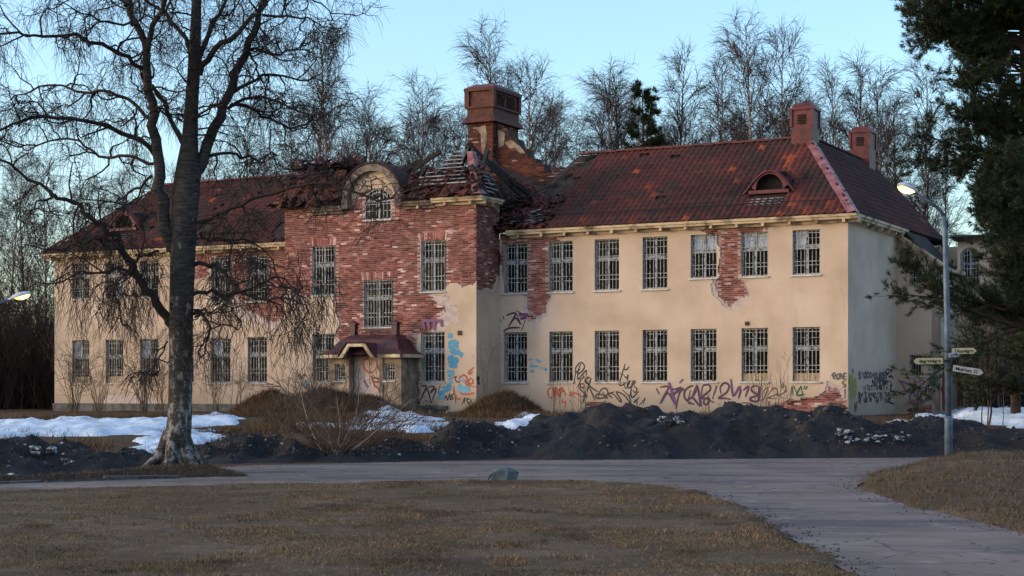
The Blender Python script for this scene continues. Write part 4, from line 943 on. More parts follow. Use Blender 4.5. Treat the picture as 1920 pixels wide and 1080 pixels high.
graffiti('graffiti_tag', 'grey', [[(100,250),(150,300),(110,380)], [(170,200),(190,300)]], .07, bD, 'e', 0)
# return wall
graffiti('graffiti_piece', 'lilac', [[(1000,225),(1110,260),(1210,300),(1340,295)], [(1030,240),(1090,320),(1150,440),(1200,370),(1290,340),(1240,460)], [(1200,400),(1250,380),(1210,560),(1300,600),(1400,580)], [(1330,330),(1280,500),(1330,480),(1400,330)], [(1360,270),(1430,215),(1470,280),(1400,310),(1340,560)], [(1410,330),(1390,560)],
  [(1430,450),(1440,360),(1510,350),(1500,400),(1440,430),(1560,420),(1590,500),(1540,580),(1420,590)], [(1180,560),(1290,620),(1390,640),(1420,590),(1560,560)], [(1490,500),(1530,490)], [(1600,470),(1630,430)]], .06, bD, 'f', V1, label='lilac outline lettering on the narrow return wall')
graffiti('graffiti_tag', 'teal', write('VE', 1580, 80, 130, 75, .05)+write('M30', 1565, 165, 150, 75, .05)+write('NOE', 1570, 250, 150, 75, .05)+[[(1600,335),(1720,320)], [(1640,350),(1660,375)]], .055, bD, 'f', V1)
graffiti('graffiti_tag', 'teal', [[(1530,90),(1560,130)]], .14, bD, 'f', V1)
# stair block: big red letters with a blue haze
graffiti('graffiti_piece', 'maroon', [[(590,580),(640,230),(690,400),(700,860)], [(640,620),(590,860)], [(760,330),(770,860)], [(720,340),(800,330),(820,460)], [(1000,400),(920,350),(870,430),(960,540),(1000,600),(900,640)], [(880,560),(980,600),(1040,700),(950,780),(860,740)], [(1230,280),(1240,560),(1330,860)], [(1450,560),(1540,560),(1450,720),(1560,720)]], .14, bE, 'f', V2, label='dark red block letters at the foot of the stair block')
graffiti('graffiti_piece', 'red', [[(640,300),(610,560)], [(900,420),(980,560)], [(620,700),(700,830)], [(900,850),(1180,850)], [(880,680),(1000,700)]], .07, bE, 'f', V2)
graffiti('graffiti_piece', 'blue', [[(1360,220),(1380,340)], [(1150,580),(1160,700)]], .22, bE, 'f', V2)
graffiti('graffiti_piece', 'teal', [[(1100,380),(1180,420),(1120,520),(1230,600)], [(1460,280),(1470,480)]], .09, bE, 'f', V2)
# side of the return block (rusty red streak)
graffiti('graffiti_piece', 'red', [[(385,200),(350,420),(360,700),(350,960)]], .5, bE, 'e', U1)
# projection, right of the lower window
graffiti('graffiti_writing', 'blue', [[(375,205),(425,200)], [(375,225),(425,225)], [(380,300),(420,270),(460,280),(480,300)], [(380,320),(420,330),(450,310),(480,340)], [(400,380),(410,360),(430,385),(440,360),(460,390),(480,370),(500,400),(530,390)], [(490,400),(520,425)],
  [(380,460),(400,430),(430,440),(420,480),(380,480)], [(440,440),(470,460),(430,510)], [(390,500),(420,520),(470,520)], [(370,580),(430,590),(380,620)], [(370,700),(400,740),(330,780)], [(280,800),(330,790),(280,850)], [(320,740),(400,720)]], .13, bF, 'f', PV, label='sky blue sprayed words beside the lower window')
graffiti('graffiti_writing', 'paleblue', [[(380,590),(430,600)], [(390,640),(420,700)], [(290,830),(340,840)], [(540,650),(530,680)], [(480,720),(540,760),(600,740)]], .22, bF, 'f', PV)
graffiti('graffiti_tag', 'orange', [[(645,530),(590,580),(600,600),(630,575)], [(590,560),(600,600)], [(500,640),(540,610),(575,650),(560,700),(600,720)], [(620,640),(590,660),(590,700),(630,690),(625,650)], [(435,720),(445,800),(470,850),(510,850)], [(505,700),(515,800),(640,800)], [(400,670),(440,620)], [(520,810),(650,790)], [(600,720),(680,740)]], .06, bF, 'f', PV)
graffiti('graffiti_tag', 'black', [[(440,640),(465,625),(450,650),(470,680),(500,680)], [(490,610),(495,690)]], .04, bF, 'f', PV)
graffiti('graffiti_tag', 'black', [[(340,860),(360,820),(375,865),(395,800),(400,860)], [(410,810),(430,850),(400,855),(440,800),(460,900)]], .04, bF, 'f', PV)
graffiti('graffiti_tag', 'black', [[(520,910),(550,840),(545,900)], [(560,850),(590,850),(570,870),(590,895),(570,900)], [(600,850),(615,880),(595,890)]], .04, bF, 'f', PV)
graffiti('graffiti_tag', 'black', [[(690,620),(670,650),(690,640),(680,690),(700,695)]], .09, bF, 'e', PU1)
graffiti('graffiti_tag', 'purple', [[(110,725),(160,730),(100,860)], [(105,850),(165,750),(205,880)], [(170,735),(240,730),(200,790),(260,750),(210,890)], [(300,715),(275,800)], [(145,870),(210,890)], [(60,720),(90,770)], [(40,730),(80,780)]], .055, bF, 'f', PV)
graffiti('graffiti_shade', 'violet', [[(120,50),(140,150)], [(170,50),(190,140)], [(240,40),(240,160)], [(300,60),(320,120)], [(130,60),(320,60)]], .16, bF, 'f', PV)
graffiti('graffiti_tag', 'black', write('SOKO', 150, 915, 120, 35, .1), .03, bF, 'f', PV-.08)
graffiti('graffiti_tag', 'purple', [[(120,200),(235,175),(150,330)], [(150,330),(230,230),(295,310)], [(240,170),(300,310)], [(350,250),(305,380)], [(90,390),(160,350),(290,345)], [(240,140),(330,190)]], .06, bH, label='purple sprayed letters under the first upper window')
graffiti('graffiti_shade', 'violet', [[(270,190),(380,190)], [(290,240),(370,220)]], .18, bH)
graffiti('graffiti_tag', 'black', [[(80,205),(100,250)], [(45,240),(65,275)]], .05, bH)
graffiti('graffiti_writing', 'paleblue', [[(395,720),(440,725)], [(470,725),(500,735),(545,755)], [(400,800),(430,780),(420,810),(470,800),(510,815)], [(530,820),(570,830)], [(580,820),(600,860)], [(410,860),(460,880)]], .06, bH)
graffiti('graffiti_writing', 'blue', [[(395,720),(410,730)], [(585,820),(600,860)], [(410,860),(450,870)]], .12, bH)
# porch doorway
graffiti('graffiti_tag', 'orange', [[(490,610),(450,620),(440,680),(480,740),(540,740),(580,680),(570,620)], [(500,600),(510,680)], [(530,590),(520,680)]], .06, bP, 'f', pf+.35)
graffiti('graffiti_tag', 'red', [[(540,800),(640,820)], [(540,840),(660,850)], [(560,880),(600,920)], [(520,780),(560,900)]], .12, bP, 'f', pf+.35)
graffiti('graffiti_tag', 'black', [[(580,660),(600,720),(620,670),(650,710)], [(480,560),(510,575),(490,590)]], .05, bP, 'f', pf+.35)
graffiti('graffiti_shade', 'lilac', [[(670,800),(690,930)], [(450,830),(480,900)]], .16, bP, 'f', pf+.35)
# left of the porch
bL = (500, 700, 320/1819)
graffiti('graffiti_shade', 'pink', [[(560,180),(600,300),(640,320)], [(640,170),(700,200)], [(580,230),(700,250)]], .30, bL, 'f', PV)
graffiti('graffiti_tag', 'red', [[(590,190),(600,290),(640,200),(650,290)], [(680,190),(660,280),(700,270)]], .05, bL, 'f', PV)
graffiti('graffiti_writing', 'blue', [[(400,80),(420,150)], [(480,150),(540,180)]], .26, bL, 'f', PV)
graffiti('graffiti_tag', 'black', [[(330,40),(360,10),(370,50),(400,10),(430,30)], [(350,50),(390,60)]], .05, bL, 'f', PV)
# ---------------------------------------------------------------- ground, road, banks, piles, snow
def Hg(x, y):
    x = np.asarray(x, float); y = np.asarray(y, float)
    return -.03+.63*sstep(37.5, 57, y)+(fbm(x*.35, y*.35, 3)-.5)*.22*sstep(38, 46, y)*(1-sstep(150, 200, y))
MOUNDS = [(-7.0, 63.2, .95, 3.3, 2.2), (-5.6, 63.6, .75, 1.6, 1.6), (-9.6, 66.2, .95, 1.7, 1.7), (-.3, 61.6, 1.0, 1.6, 1.8)]
def Tg(x, y):
    z = Hg(x, y)
    for cx, cy, h, rx, ry in MOUNDS:
        d = np.sqrt(((x-cx)/rx)**2+((y-cy)/ry)**2); z = np.maximum(z, Hg(x, y)+h*np.clip(1-d, 0, 1)**.85+(fbm(np.asarray(x)*1.5, np.asarray(y)*1.5, 5)-.5)*.75*np.clip(1.1-d, 0, 1)-.02)
    return z
def gpix(px, py, f=Hg):
    """ground point seen at a photo pixel"""
    ys = np.linspace(12, 85, 1500); xs = (px-960)/FP*ys; zr = EYE+(HZ-py)/FP*ys; g = f(xs, ys)
    i = np.argmax(zr <= g) if (zr <= g).any() else len(ys)-1
    return float(xs[i]), float(ys[i])
def grid(name, xs, ys, Z, mt, keep=None, parent=None, smooth=True):
    X, Y = np.meshgrid(xs, ys); V = np.stack([X, Y, Z], -1).reshape(-1, 3); nx, ny = len(xs), len(ys)
    I = np.arange(nx*ny).reshape(ny, nx); Q = np.stack([I[:-1,:-1], I[:-1,1:], I[1:,1:], I[1:,:-1]], -1)
    if keep is not None:
        k = keep[:-1,:-1]|keep[:-1,1:]|keep[1:,1:]|keep[1:,:-1]; Q = Q[k]
    Q = Q.reshape(-1, 4); used = np.unique(Q); mp = np.zeros(nx*ny, int); mp[used] = np.arange(len(used))
    return link(name, np_mesh(name, V[used], [mp[Q]], [mt], None, smooth), parent)
xs = np.concatenate([np.linspace(-900,-70,14), np.linspace(-64,-22,22), np.linspace(-20,20,100), np.linspace(22,64,22), np.linspace(70,900,14)])
ys = np.concatenate([np.linspace(-60,10,8), np.linspace(11,36,26), np.linspace(36.4,70,110), np.linspace(71,160,60), np.linspace(175,1500,16)])
X, Y = np.meshgrid(xs, ys); tag(grid('ground', xs, ys, Hg(X, Y), M['ground']), kind='structure')
# road sheet
ROAD = [(-30,17.6),(-7.9,25.5),(-4.9,27.3),(-2.35,28.1),(0,28.7),(1.28,28.4),(2.13,27.6),(2.83,25.9),(3.05,23.6),(3.07,20.3),(2.98,17.1),(2.92,13.5),(2.9,2),(6.1,2),(5.75,13),(5.7,18.5),(5.5,23.2),(5.7,27.5),(6.8,31.2),(8.8,35.4),(14,38.2),(40,43),(40,50),(14,40.5),(9,38.9),(5.2,38.2),(0,37.4),(-2.9,36.4),(-5.5,35),(-9,30.5),(-30,22)]
mb = MB(); bm_x = ROAD
from mathutils.geometry import tessellate_polygon
xs = np.arange(-30, 40.01, .5); ys = np.arange(2, 50.01, .5); X, Y = np.meshgrid(xs, ys); d = pdist(X, Y, ROAD)
xs2 = np.arange(-12, 14.01, .2); ys2 = np.arange(11, 41.01, .2); X, Y = np.meshgrid(xs2, ys2); d = pdist(X, Y, ROAD)
tris = tessellate_polygon([[Vector((x, y, 0)) for x, y in ROAD]])
mb.add([(x, y, 0) for x, y in ROAD], tris); tag(mb.obj('road', M['asphalt']), kind='structure')
def bank(name, poly, hmax, fall, mt, res=.12, nz=.03, hf=None, box=None):
    x0, x1, y0, y1 = box or (min(p[0] for p in poly)-.4, max(p[0] for p in poly)+.4, min(p[1] for p in poly)-.4, max(p[1] for p in poly)+.4)
    xs = np.arange(x0, x1, res); ys = np.arange(y0, y1, res); X, Y = np.meshgrid(xs, ys)
    d = pdist(X+(fbm(X*2.2, Y*2.2, 4)-.5)*.6, Y+(fbm(X*2.2+50, Y*2.2, 4)-.5)*.6, poly)
    z = np.where(d > 0, np.minimum(hmax, d*fall), d*.4)+(fbm(X*1.5, Y*1.5, 4)-.5)*nz*2*np.clip(d*3, 0, 1)
    if hf is not None: z = z+hf(X, Y)*np.clip(d*1.2, 0, 1)
    z = np.maximum(z, -.05)
    o = grid(name, xs, ys, z, mt, d > -.12); return o, (X, Y, z, d)
LAWN = [(-30,2),(-30,17.6),(-7.9,25.5),(-4.9,27.3),(-2.35,28.1),(0,28.7),(1.28,28.4),(2.13,27.6),(2.83,25.9),(3.05,23.6),(3.07,20.3),(2.98,17.1),(2.92,13.5),(2.9,2)]
o, lawnf = bank('lawn', LAWN, .05, .25, M['lawn'], .1, .028, box=(-10.5, 3.6, 12.2, 29.4)); tag(o, kind='structure')
VERGE = [(5.75,13),(5.7,18.5),(5.5,23.2),(5.7,27.5),(6.8,31.2),(8.8,35.2),(11,36.8),(20,38.5),(20,12)]
vh = lambda x, y: .17*np.exp(-((x-8.6)/2.2)**2-((y-30.5)/4.0)**2)+.20*np.exp(-((x-11)/2.2)**2-((y-33.5)/3)**2)+.16*(fbm(x*1.2, y*1.2, 3)-.4)
o, vergef = bank('verge_bank', VERGE, .06, .2, M['lawn'], .12, .05, vh, box=(5.0, 16, 13, 38)); tag(o, kind='structure')
ISL = [(-12,27.3),(-8.9,28.25),(-7.1,29.6),(-5.9,30.1),(-4.95,30.5),(-5.2,31.6),(-6.1,33.2),(-7.0,32.6),(-7.6,30.5),(-9.0,29.3),(-12,28.4)]
o, islf = bank('traffic_island', ISL, .16, .22, M['earth'], .08, .03); tag(o, kind='structure')
# kerb stones along the island
ke = empty('kerb', (-7.2, 29.0, 0)); tag(ke, 'broken row of granite kerb stones along the tree island', 'kerb')
kp = [Vector((-12, 27.0, 0)), Vector((-8.9, 28.0, 0)), Vector((-7.2, 29.3, 0)), Vector((-5.95, 29.9, 0))]
km = []
for k in range(3):
    me = MB(); me.box((0, -.07, -.14), (.93, .07, .055)); mm = me.mesh('kerb_stone', M['kerb']); km.append(mm)
for a, b in zip(kp[:-1], kp[1:]):
    L = (b-a).length; n = int(L/.96)
    for i in range(n):
        p = a+(b-a)*(i/n); q = link('kerb_stone', km[i % 3], ke); q.location = p-ke.location+Vector((random.uniform(-.02,.02), random.uniform(-.02,.02), random.uniform(-.03,.03)))
        q.rotation_euler = (random.uniform(-.06,.06), random.uniform(-.02,.02), math.atan2(b.y-a.y, b.x-a.x)+random.uniform(-.03,.03)); q.scale.x = L/n/.96
# piles of ploughed gravel
def pile(name, peaks, mt, label, cat, box, res=.09, group=None, rough=.30, kind=None):
    x0, x1, y0, y1 = box; xs = np.arange(x0, x1, res); ys = np.arange(y0, y1, res); X, Y = np.meshgrid(xs, ys)
    wx = X+(fbm(X*.9+3, Y*.9, 3)-.5)*.9; wy = Y+(fbm(X*.9, Y*.9+7, 3)-.5)*.9
    z = np.full(X.shape, -1.0)
    for cx, cy, h, rx, ry in peaks:
        d = np.sqrt(((wx-cx)/rx)**2+((wy-cy)/ry)**2); z = np.maximum(z, h*(1.0-d)*np.where(d < .25, 1-.6*(.25-d), 1))
    rg = 1-np.abs(2*fbm(X*1.1, Y*1.6, 4)-1)
    z = z+((fbm(X*1.4+9, Y*1.4, 5)-.5)*rough*2+(rg-.75)*rough*1.2+(fbm(X*6, Y*6, 3)-.5)*.10)*np.clip(z*3+.1, 0, 1)
    G_ = np.maximum(Hg(X, Y), -.03); Z = G_+z
    o = grid(name, xs, ys, np.maximum(Z, G_-.08), mt, z > -.03)
    if kind: tag(o, kind=kind)
    else: tag(o, label, cat, group)
    return o, (X, Y, Z, z)
def pk(px, topy, Y, rx, ry):
    p = P(px, topy-9, Y); return (p.x, Y, p.z-float(Hg(p.x, Y)), rx, ry)
PF = []
gp_ = 'ploughed gravel piles by the road'
PF.append(pile('gravel_pile', [pk(860,795,40.3,1.5,1.9), pk(890,800,40.6,1.3,1.8), pk(820,820,40,1.1,1.5)], M['gravel'], 'low brown cone of gravel left of the long dark pile', 'gravel pile', (-3.6, 1.2, 37.3, 44), group=gp_))
PF.append(pile('gravel_pile', [pk(1000,800,41.5,2.2,2.6), pk(1070,772,42,2.2,2.8), pk(1150,762,42,2.0,3.0), pk(1235,757,42.2,2.0,3.1), pk(1300,765,42,1.8,3.0), pk(1362,752,41.8,1.9,3.0), pk(1420,762,41.8,1.9,2.8), pk(1490,775,41.5,1.8,2.6), pk(1110,800,40,1.8,1.8), pk(1200,805,40.2,2,1.9), pk(1330,800,40.2,2.2,2)], M['gravel'], 'long high bank of dark ploughed gravel in front of the right wing', 'gravel pile', (-2.6, 10.6, 37.0, 47), group=gp_))
PF.append(pile('gravel_pile', [pk(1560,766,41.4,1.8,2.6), pk(1610,780,41,1.7,2.3), pk(1660,795,41,1.6,2.0), pk(1520,790,40.6,1.3,1.8)], M['gravel'], 'rounded dark gravel heap with dirty snow lumps below the house corner', 'gravel pile', (5.2, 12, 37.6, 46), group=gp_))
PF.append(pile('gravel_pile', [pk(1745,781,41.8,1.7,2.2), pk(1700,795,41.5,1.5,2.0), pk(1800,792,41.8,1.6,2.0), pk(1850,794,42,1.8,2.0), pk(1920,808,42.2,2.2,1.9), pk(2000,815,42.5,2.4,2)], M['gravel'], 'flat dark gravel heap behind the signpost at the right edge', 'gravel pile', (7.6, 18, 38.2, 46), group=gp_))
PF.append(pile('gravel_pile', [pk(40,838,33.5,2.0,1.9), pk(130,836,34,1.6,1.8), pk(200,852,33.6,1.5,1.6), pk(265,850,34.5,1.5,1.6), pk(-60,842,32.6,2,1.8)], M['gravel'], 'dark gravel ridge with pale ice lumps left of the big birch', 'gravel pile', (-14, -5.6, 29.5, 38), group=gp_))
PF.append(pile('gravel_pile', [pk(380,838,37.5,1.5,1.4), pk(440,824,38.2,1.4,1.7), pk(510,836,38.2,1.3,1.6)], M['gravel'], 'small dark gravel ridge right of the birch trunk', 'gravel pile', (-9, -3.6, 35, 41), group=gp_))
PF.append(pile('gravel_pile', [pk(700,842,38.4,1.6,1.1), pk(760,838,38.8,1.3,1.1), pk(640,850,38,1.2,1)], M['gravel'], 'low dirty gravel strip beside the bare bush', 'gravel pile', (-6, -.6, 36, 41), group=gp_))
# earth mounds by the porch
for (cx, cy, h, rx, ry), lb in zip(MOUNDS, ('brown earth mound in front of the porch', None, 'brown brush covered mound left of the porch', 'brown brush covered mound right of the central projection')):
    if lb is None: continue
    xs = np.arange(cx-rx-.6, cx+rx+.6, .1); ys = np.arange(cy-ry-.5, cy+ry+.5, .1); X, Y = np.meshgrid(xs, ys); d = np.hypot((X-cx)/rx, (Y-cy)/ry)
    z = Tg(X, Y)+.05*(fbm(X*5, Y*5, 3)-.5); z = np.where(d < 1.02, z, Hg(X, Y)-.06)
    tag(grid('earth_mound', xs, ys, z, M['earth'], d < 1.06), lb, 'mound', 'earth mounds along the facade')
# snow
def snow(poly_px, label, thick=.16, f=Hg):
    poly = [gpix(x, y, f) for x, y in poly_px]
    x0, x1 = min(p[0] for p in poly)-.5, max(p[0] for p in poly)+.5; y0, y1 = min(p[1] for p in poly)-.8, max(p[1] for p in poly)+.8
    xs = np.linspace(x0, x1, int((x1-x0)/.12)+2); ys = np.linspace(y0, y1, int((y1-y0)/.16)+2); X, Y = np.meshgrid(xs, ys)
    d = pdist(X+(fbm(X*.9, Y*.6, 5)-.5)*1.8, Y+(fbm(X*.9+60, Y*.6, 5)-.5)*3.0, poly)+(fbm(X*2.2, Y*1.4, 4)-.52)*.9
    z = f(X, Y)+np.where(d > 0, np.minimum(thick, d*.4)*.8+(fbm(X*1.2, Y*1.2, 5)-.5)*.34*np.clip(d*2, 0, 1), d*.5)
    tag(grid('snow_patch', xs, ys, z, M['snow'], d > -.1), label, 'snow', 'old snow patches')
snow([(-40,793),(90,793),(160,790),(310,790),(350,788),(390,782),(432,778),(434,796),(355,801),(310,812),(150,819),(-40,822)], 'long strip of old snow along the left wing')
snow([(246,850),(298,820),(350,812),(412,808),(402,822),(372,832),(310,843)], 'tongue of snow behind the birch trunk')
snow([(655,800),(690,772),(705,760),(725,760),(750,776),(800,783),(862,800),(905,799),(860,806),(780,812),(700,808),(610,803),(560,800),(610,795)], 'snow sheet sliding off the mound before the porch', .14, Tg)
snow([(925,808),(960,796),(1018,778),(1022,795),(990,810)], 'small snow patch right of the central projection')
snow([(520,800),(555,795),(580,802),(550,808)], 'little snow patch behind the bare bush', .1)
snow([(1660,800),(1700,786),(1745,778),(1775,782),(1740,800),(1700,806)], 'snow patch at the foot of the end wall')
snow([(1785,768),(1830,764),(1880,765),(1990,775),(1990,800),(1880,802),(1800,790)], 'broad snow field at the right edge behind the signpost', .3)
# dirty ice lumps and stones lying on the piles
def lump(name, p, r, mt, seed, flat=.6):
    rs = np.random.RandomState(seed); mb = MB(); ico = []
    t = (1+5**.5)/2; iv = [(-1,t,0),(1,t,0),(-1,-t,0),(1,-t,0),(0,-1,t),(0,1,t),(0,-1,-t),(0,1,-t),(t,0,-1),(t,0,1),(-t,0,-1),(-t,0,1)]
    it = [(0,11,5),(0,5,1),(0,1,7),(0,7,10),(0,10,11),(1,5,9),(5,11,4),(11,10,2),(10,7,6),(7,1,8),(3,9,4),(3,4,2),(3,2,6),(3,6,8),(3,8,9),(4,9,5),(2,4,11),(6,2,10),(8,6,7),(9,8,1)]
    vs = [Vector(v).normalized()*r*rs.uniform(.65, 1.25) for v in iv]
    mb.add([(v.x+p[0], v.y+p[1], v.z*flat+p[2]) for v in vs], it); return mb
allst = []
def scatter(field, n, r0, r1, cond=None):
    X, Y, Z, z = field; idx = np.argwhere(z > .12); out = []
    for j, i in idx[NR.randint(0, len(idx), n)]:
        out.append((X[j, i], Y[j, i], Z[j, i], NR.uniform(r0, r1)))
    return out
cub = np.array([(-1,-1,-1),(1,-1,-1),(1,1,-1),(-1,1,-1),(-.7,-.7,1),(.7,-.8,1),(.8,.7,1),(-.6,.8,1)]); cf = np.array([(0,3,2,1),(4,5,6,7),(0,1,5,4),(1,2,6,5),(2,3,7,6),(3,0,4,7)])
V = []; F = []; RR = []; c = 0
for fld in PF:
    for x, y, z, r in scatter(fld[1], 420, .010, .035)+scatter(fld[1], 9, .05, .09):
        k = cub*NR.uniform(.6, 1.3, (8, 3))*r*np.array([1.2, 1.2, .7]); an = NR.uniform(0, 6.28); cs, sn = math.cos(an), math.sin(an)
        k = np.stack([k[:,0]*cs-k[:,1]*sn, k[:,0]*sn+k[:,1]*cs, k[:,2]], 1); V.append(k+np.array([x, y, z+.2*r])); F.append(cf+c); c += 8; RR += [NR.rand()**2.6]*6
M['stones'] = rmat('pile_stones', [(0,(.03,.03,.035)), (.6,(.09,.085,.09)), (.9,(.22,.21,.21)), (1,(.5,.5,.52))], None, 4, .9, .4)
edge = []                                        # grit and clods washed to the road edges
for a_, b_ in zip(ROAD, ROAD[1:]+ROAD[:1]):
    L_ = math.hypot(b_[0]-a_[0], b_[1]-a_[1])
    for q in range(int(L_*26)):
        t = random.random(); x, y = a_[0]+(b_[0]-a_[0])*t+random.gauss(0,.22), a_[1]+(b_[1]-a_[1])*t+random.gauss(0,.22)
        if -12 < x < 14 and 12 < y < 40: edge.append((x, y, .004+float(max(0, Hg(x, y))), random.uniform(.003,.011)))
for x, y, z, r in edge:
    k = cub*NR.uniform(.6, 1.3, (8, 3))*r*np.array([1.2, 1.2, .7]); an = NR.uniform(0, 6.28); cs, sn = math.cos(an), math.sin(an)
    k = np.stack([k[:,0]*cs-k[:,1]*sn, k[:,0]*sn+k[:,1]*cs, k[:,2]], 1); V.append(k+np.array([x, y, z+.3*r])); F.append(cf+c); c += 8; RR += [NR.rand()*.6]*6
tag(link('loose_stones', np_mesh('loose_stones', np.concatenate(V), [np.concatenate(F)], [M['stones']], RR)), 'loose stones and grit on the gravel piles and road edges', 'stones', kind='stuff')
M['ice'] = simple('dirty_ice', (.03,.03,.033), (.40,.42,.46), 9, .6, .9, .04, lo=.44, hi=.56)
for n, (px, py, Yd, r, lb) in enumerate(((72,848,32.6,.22,'pale grey ice lump on the left gravel ridge'), (130,865,32.1,.11,'small white ice lump near the kerb'), (25,893,31.0,.13,'ice lump at the lower left road edge'), (1583,812,39.6,.20,'jagged dirty snow lump on the right heap'), (1598,826,39.3,.14,'smaller dirty snow lump below the jagged one'), (1640,822,39.5,.16,'dirty snow lump right of the jagged one'), (1258,787,40.2,.20,'white ice lump high on the long gravel bank'), (1690,820,39.8,.14,'ice lump left of the signpost'))):
    p = P(px, py, Yd); mb = MB(); rs = random.Random(n)
    for q in range(9): 
        s = lump('x', (p.x+rs.uniform(-r, r)*1.3, p.y+rs.uniform(-r, r)*.6, p.z+rs.uniform(-r, r)*.5), r*rs.uniform(.25,.6), None, n*10+q, .5); mb.add(s.v, s.f)
    tag(mb.obj('ice_lump', M['ice']), lb, 'ice lump', 'dirty ice lumps')
# boulder on the lawn edge
bp = P(942, 904, 28.65); mb = MB()
prof = [(-.28,.0,0),(-.25,-.16,0),(.05,-.20,0),(.24,-.12,.02),(.22,.15,0),(-.2,.18,0), (-.24,-.08,.13),(-.12,-.15,.2),(.10,-.16,.22),(.29,-.04,.19),(.25,.12,.2),(-.18,.13,.2), (-.10,-.04,.26),(.04,-.06,.285),(.13,.0,.27),(-.02,.08,.27)]
mb.add([(x*.98, y, z*1.02-.02) for x, y, z in prof], [(0,1,7,6),(1,2,8,7),(2,3,9,8),(3,4,10,9),(4,5,11,10),(5,0,6,11),(6,7,12),(7,8,13,12),(8,9,14,13),(9,10,14),(10,11,15,14),(11,6,12,15),(12,13,14,15)])
bo = mb.obj('boulder', M['rock']); bo.location = (bp.x, bp.y, .0)
tag(bo, 'angular blue grey boulder at the lawn edge by the road', 'boulder')
# ------------------------------------------------- grass
M['straw'] = rmat('pale_straw', [(0,(.12,.085,.05)), (.6,(.26,.19,.125)), (1,(.50,.40,.29))], None, 3, .8, 0)
M['brush'] = rmat('brown_brush', [(0,(.022,.012,.007)), (.5,(.075,.040,.019)), (.85,(.15,.080,.035)), (1,(.22,.15,.075))], None, 3, .9, 0)
def blades(name, pts, hmin, hmax, w, mt, label, lean=.7, cat='grass'):
    n = len(pts); h = NR.uniform(hmin, hmax, n); an = NR.uniform(0, 2*np.pi, n); la = NR.uniform(0, 2*np.pi, n); ll = NR.uniform(.1, lean, n)*h*1.6
    dx, dy = np.cos(an)*w/2, np.sin(an)*w/2
    a = pts+np.stack([dx, dy, 0*dx-.01], 1); b = pts-np.stack([dx, dy, 0*dx+.01], 1)
    c = pts+np.stack([np.cos(la)*ll, np.sin(la)*ll, h], 1)
    V = np.stack([a, b, c], 1).reshape(-1, 3); F = np.arange(3*n).reshape(-1, 3)
    o = link(name, np_mesh(name, V, [F], [mt], NR.rand(n))); tag(o, label, cat, kind='stuff'); return o
def on(field, n, dens=None, dmin=.02):
    X, Y, Z, d = field; w = (d > dmin).astype(float)
    if dens is not None: w = w*dens(X, Y)
    w = w/(Y**1.3); w = (w/w.sum()).ravel(); idx = NR.choice(len(w), n, p=w); x, y, z = X.ravel()[idx], Y.ravel()[idx], Z.ravel()[idx]; r = X[0,1]-X[0,0]
    return np.stack([x+NR.uniform(-r/2, r/2, n), y+NR.uniform(-r/2, r/2, n), z], 1)
blades('lawn_grass', on(lawnf, 230000, lambda x, y: .05+sstep(.38, .62, fbm(x*1.1, y*1.1, 4))), .006, .026, .009, M['lawngrass'], 'short withered winter grass of the foreground lawn', 1.3)
blades('lawn_straw', on(lawnf, 30000, lambda x, y: .2+sstep(.4, .6, fbm(x*.8+11, y*.8, 4))), .004, .016, .007, M['straw'], 'pale dead straws lying flat on the lawn', 3.2)
tf = lambda x, y: sstep(.62, .72, fbm(x*1.9+20, y*1.9, 4))+.004
blades('lawn_grass_tufts', on(lawnf, 26000, tf), .02, .055, .009, M['lawngrass'], 'taller grass tufts in the foreground lawn', 1.0)
blades('verge_grass', on(vergef, 70000, lambda x, y: .1+fbm(x*1.5, y*1.5, 3)), .02, .10, .011, M['grass'], 'rough dead grass on the right roadside bank', 1.1)
px_ = np.concatenate([np.array(scatter(f_[1], 900, 0, 1))[:, :3] for f_ in PF]); blades('pile_weeds', px_, .03, .16, .014, M['brush'], 'sparse dead weeds and roots sticking out of the gravel piles', .9)
blades('island_grass', on(islf, 9000), .015, .06, .012, M['grass'], 'thin dead grass on the tree island', 1.0)
def rect(n, x0, x1, y0, y1, dens=None):
    x = NR.uniform(x0, x1, n*3); y = NR.uniform(y0, y1, n*3)
    if dens is not None: k = NR.rand(n*3) < dens(x, y); x, y = x[k], y[k]
    x, y = x[:n], y[:n]; return np.stack([x, y, Tg(x, y)], 1)
blades('dead_field_grass', rect(60000, -19, 14, 39.5, 60, lambda x, y: sstep(.40, .65, fbm(x*.45, y*.45, 4))), .06, .30, .022, M['brush'], 'brown dead weeds between the road and the building', .8)
blades('mound_brush', np.concatenate([rect(9000, m[0]-m[3]*1.05, m[0]+m[3]*1.05, m[1]-m[4], m[1]+m[4]) for m in MOUNDS]), .04, .24, .02, M['brush'], 'dead brush covering the mounds', .9)
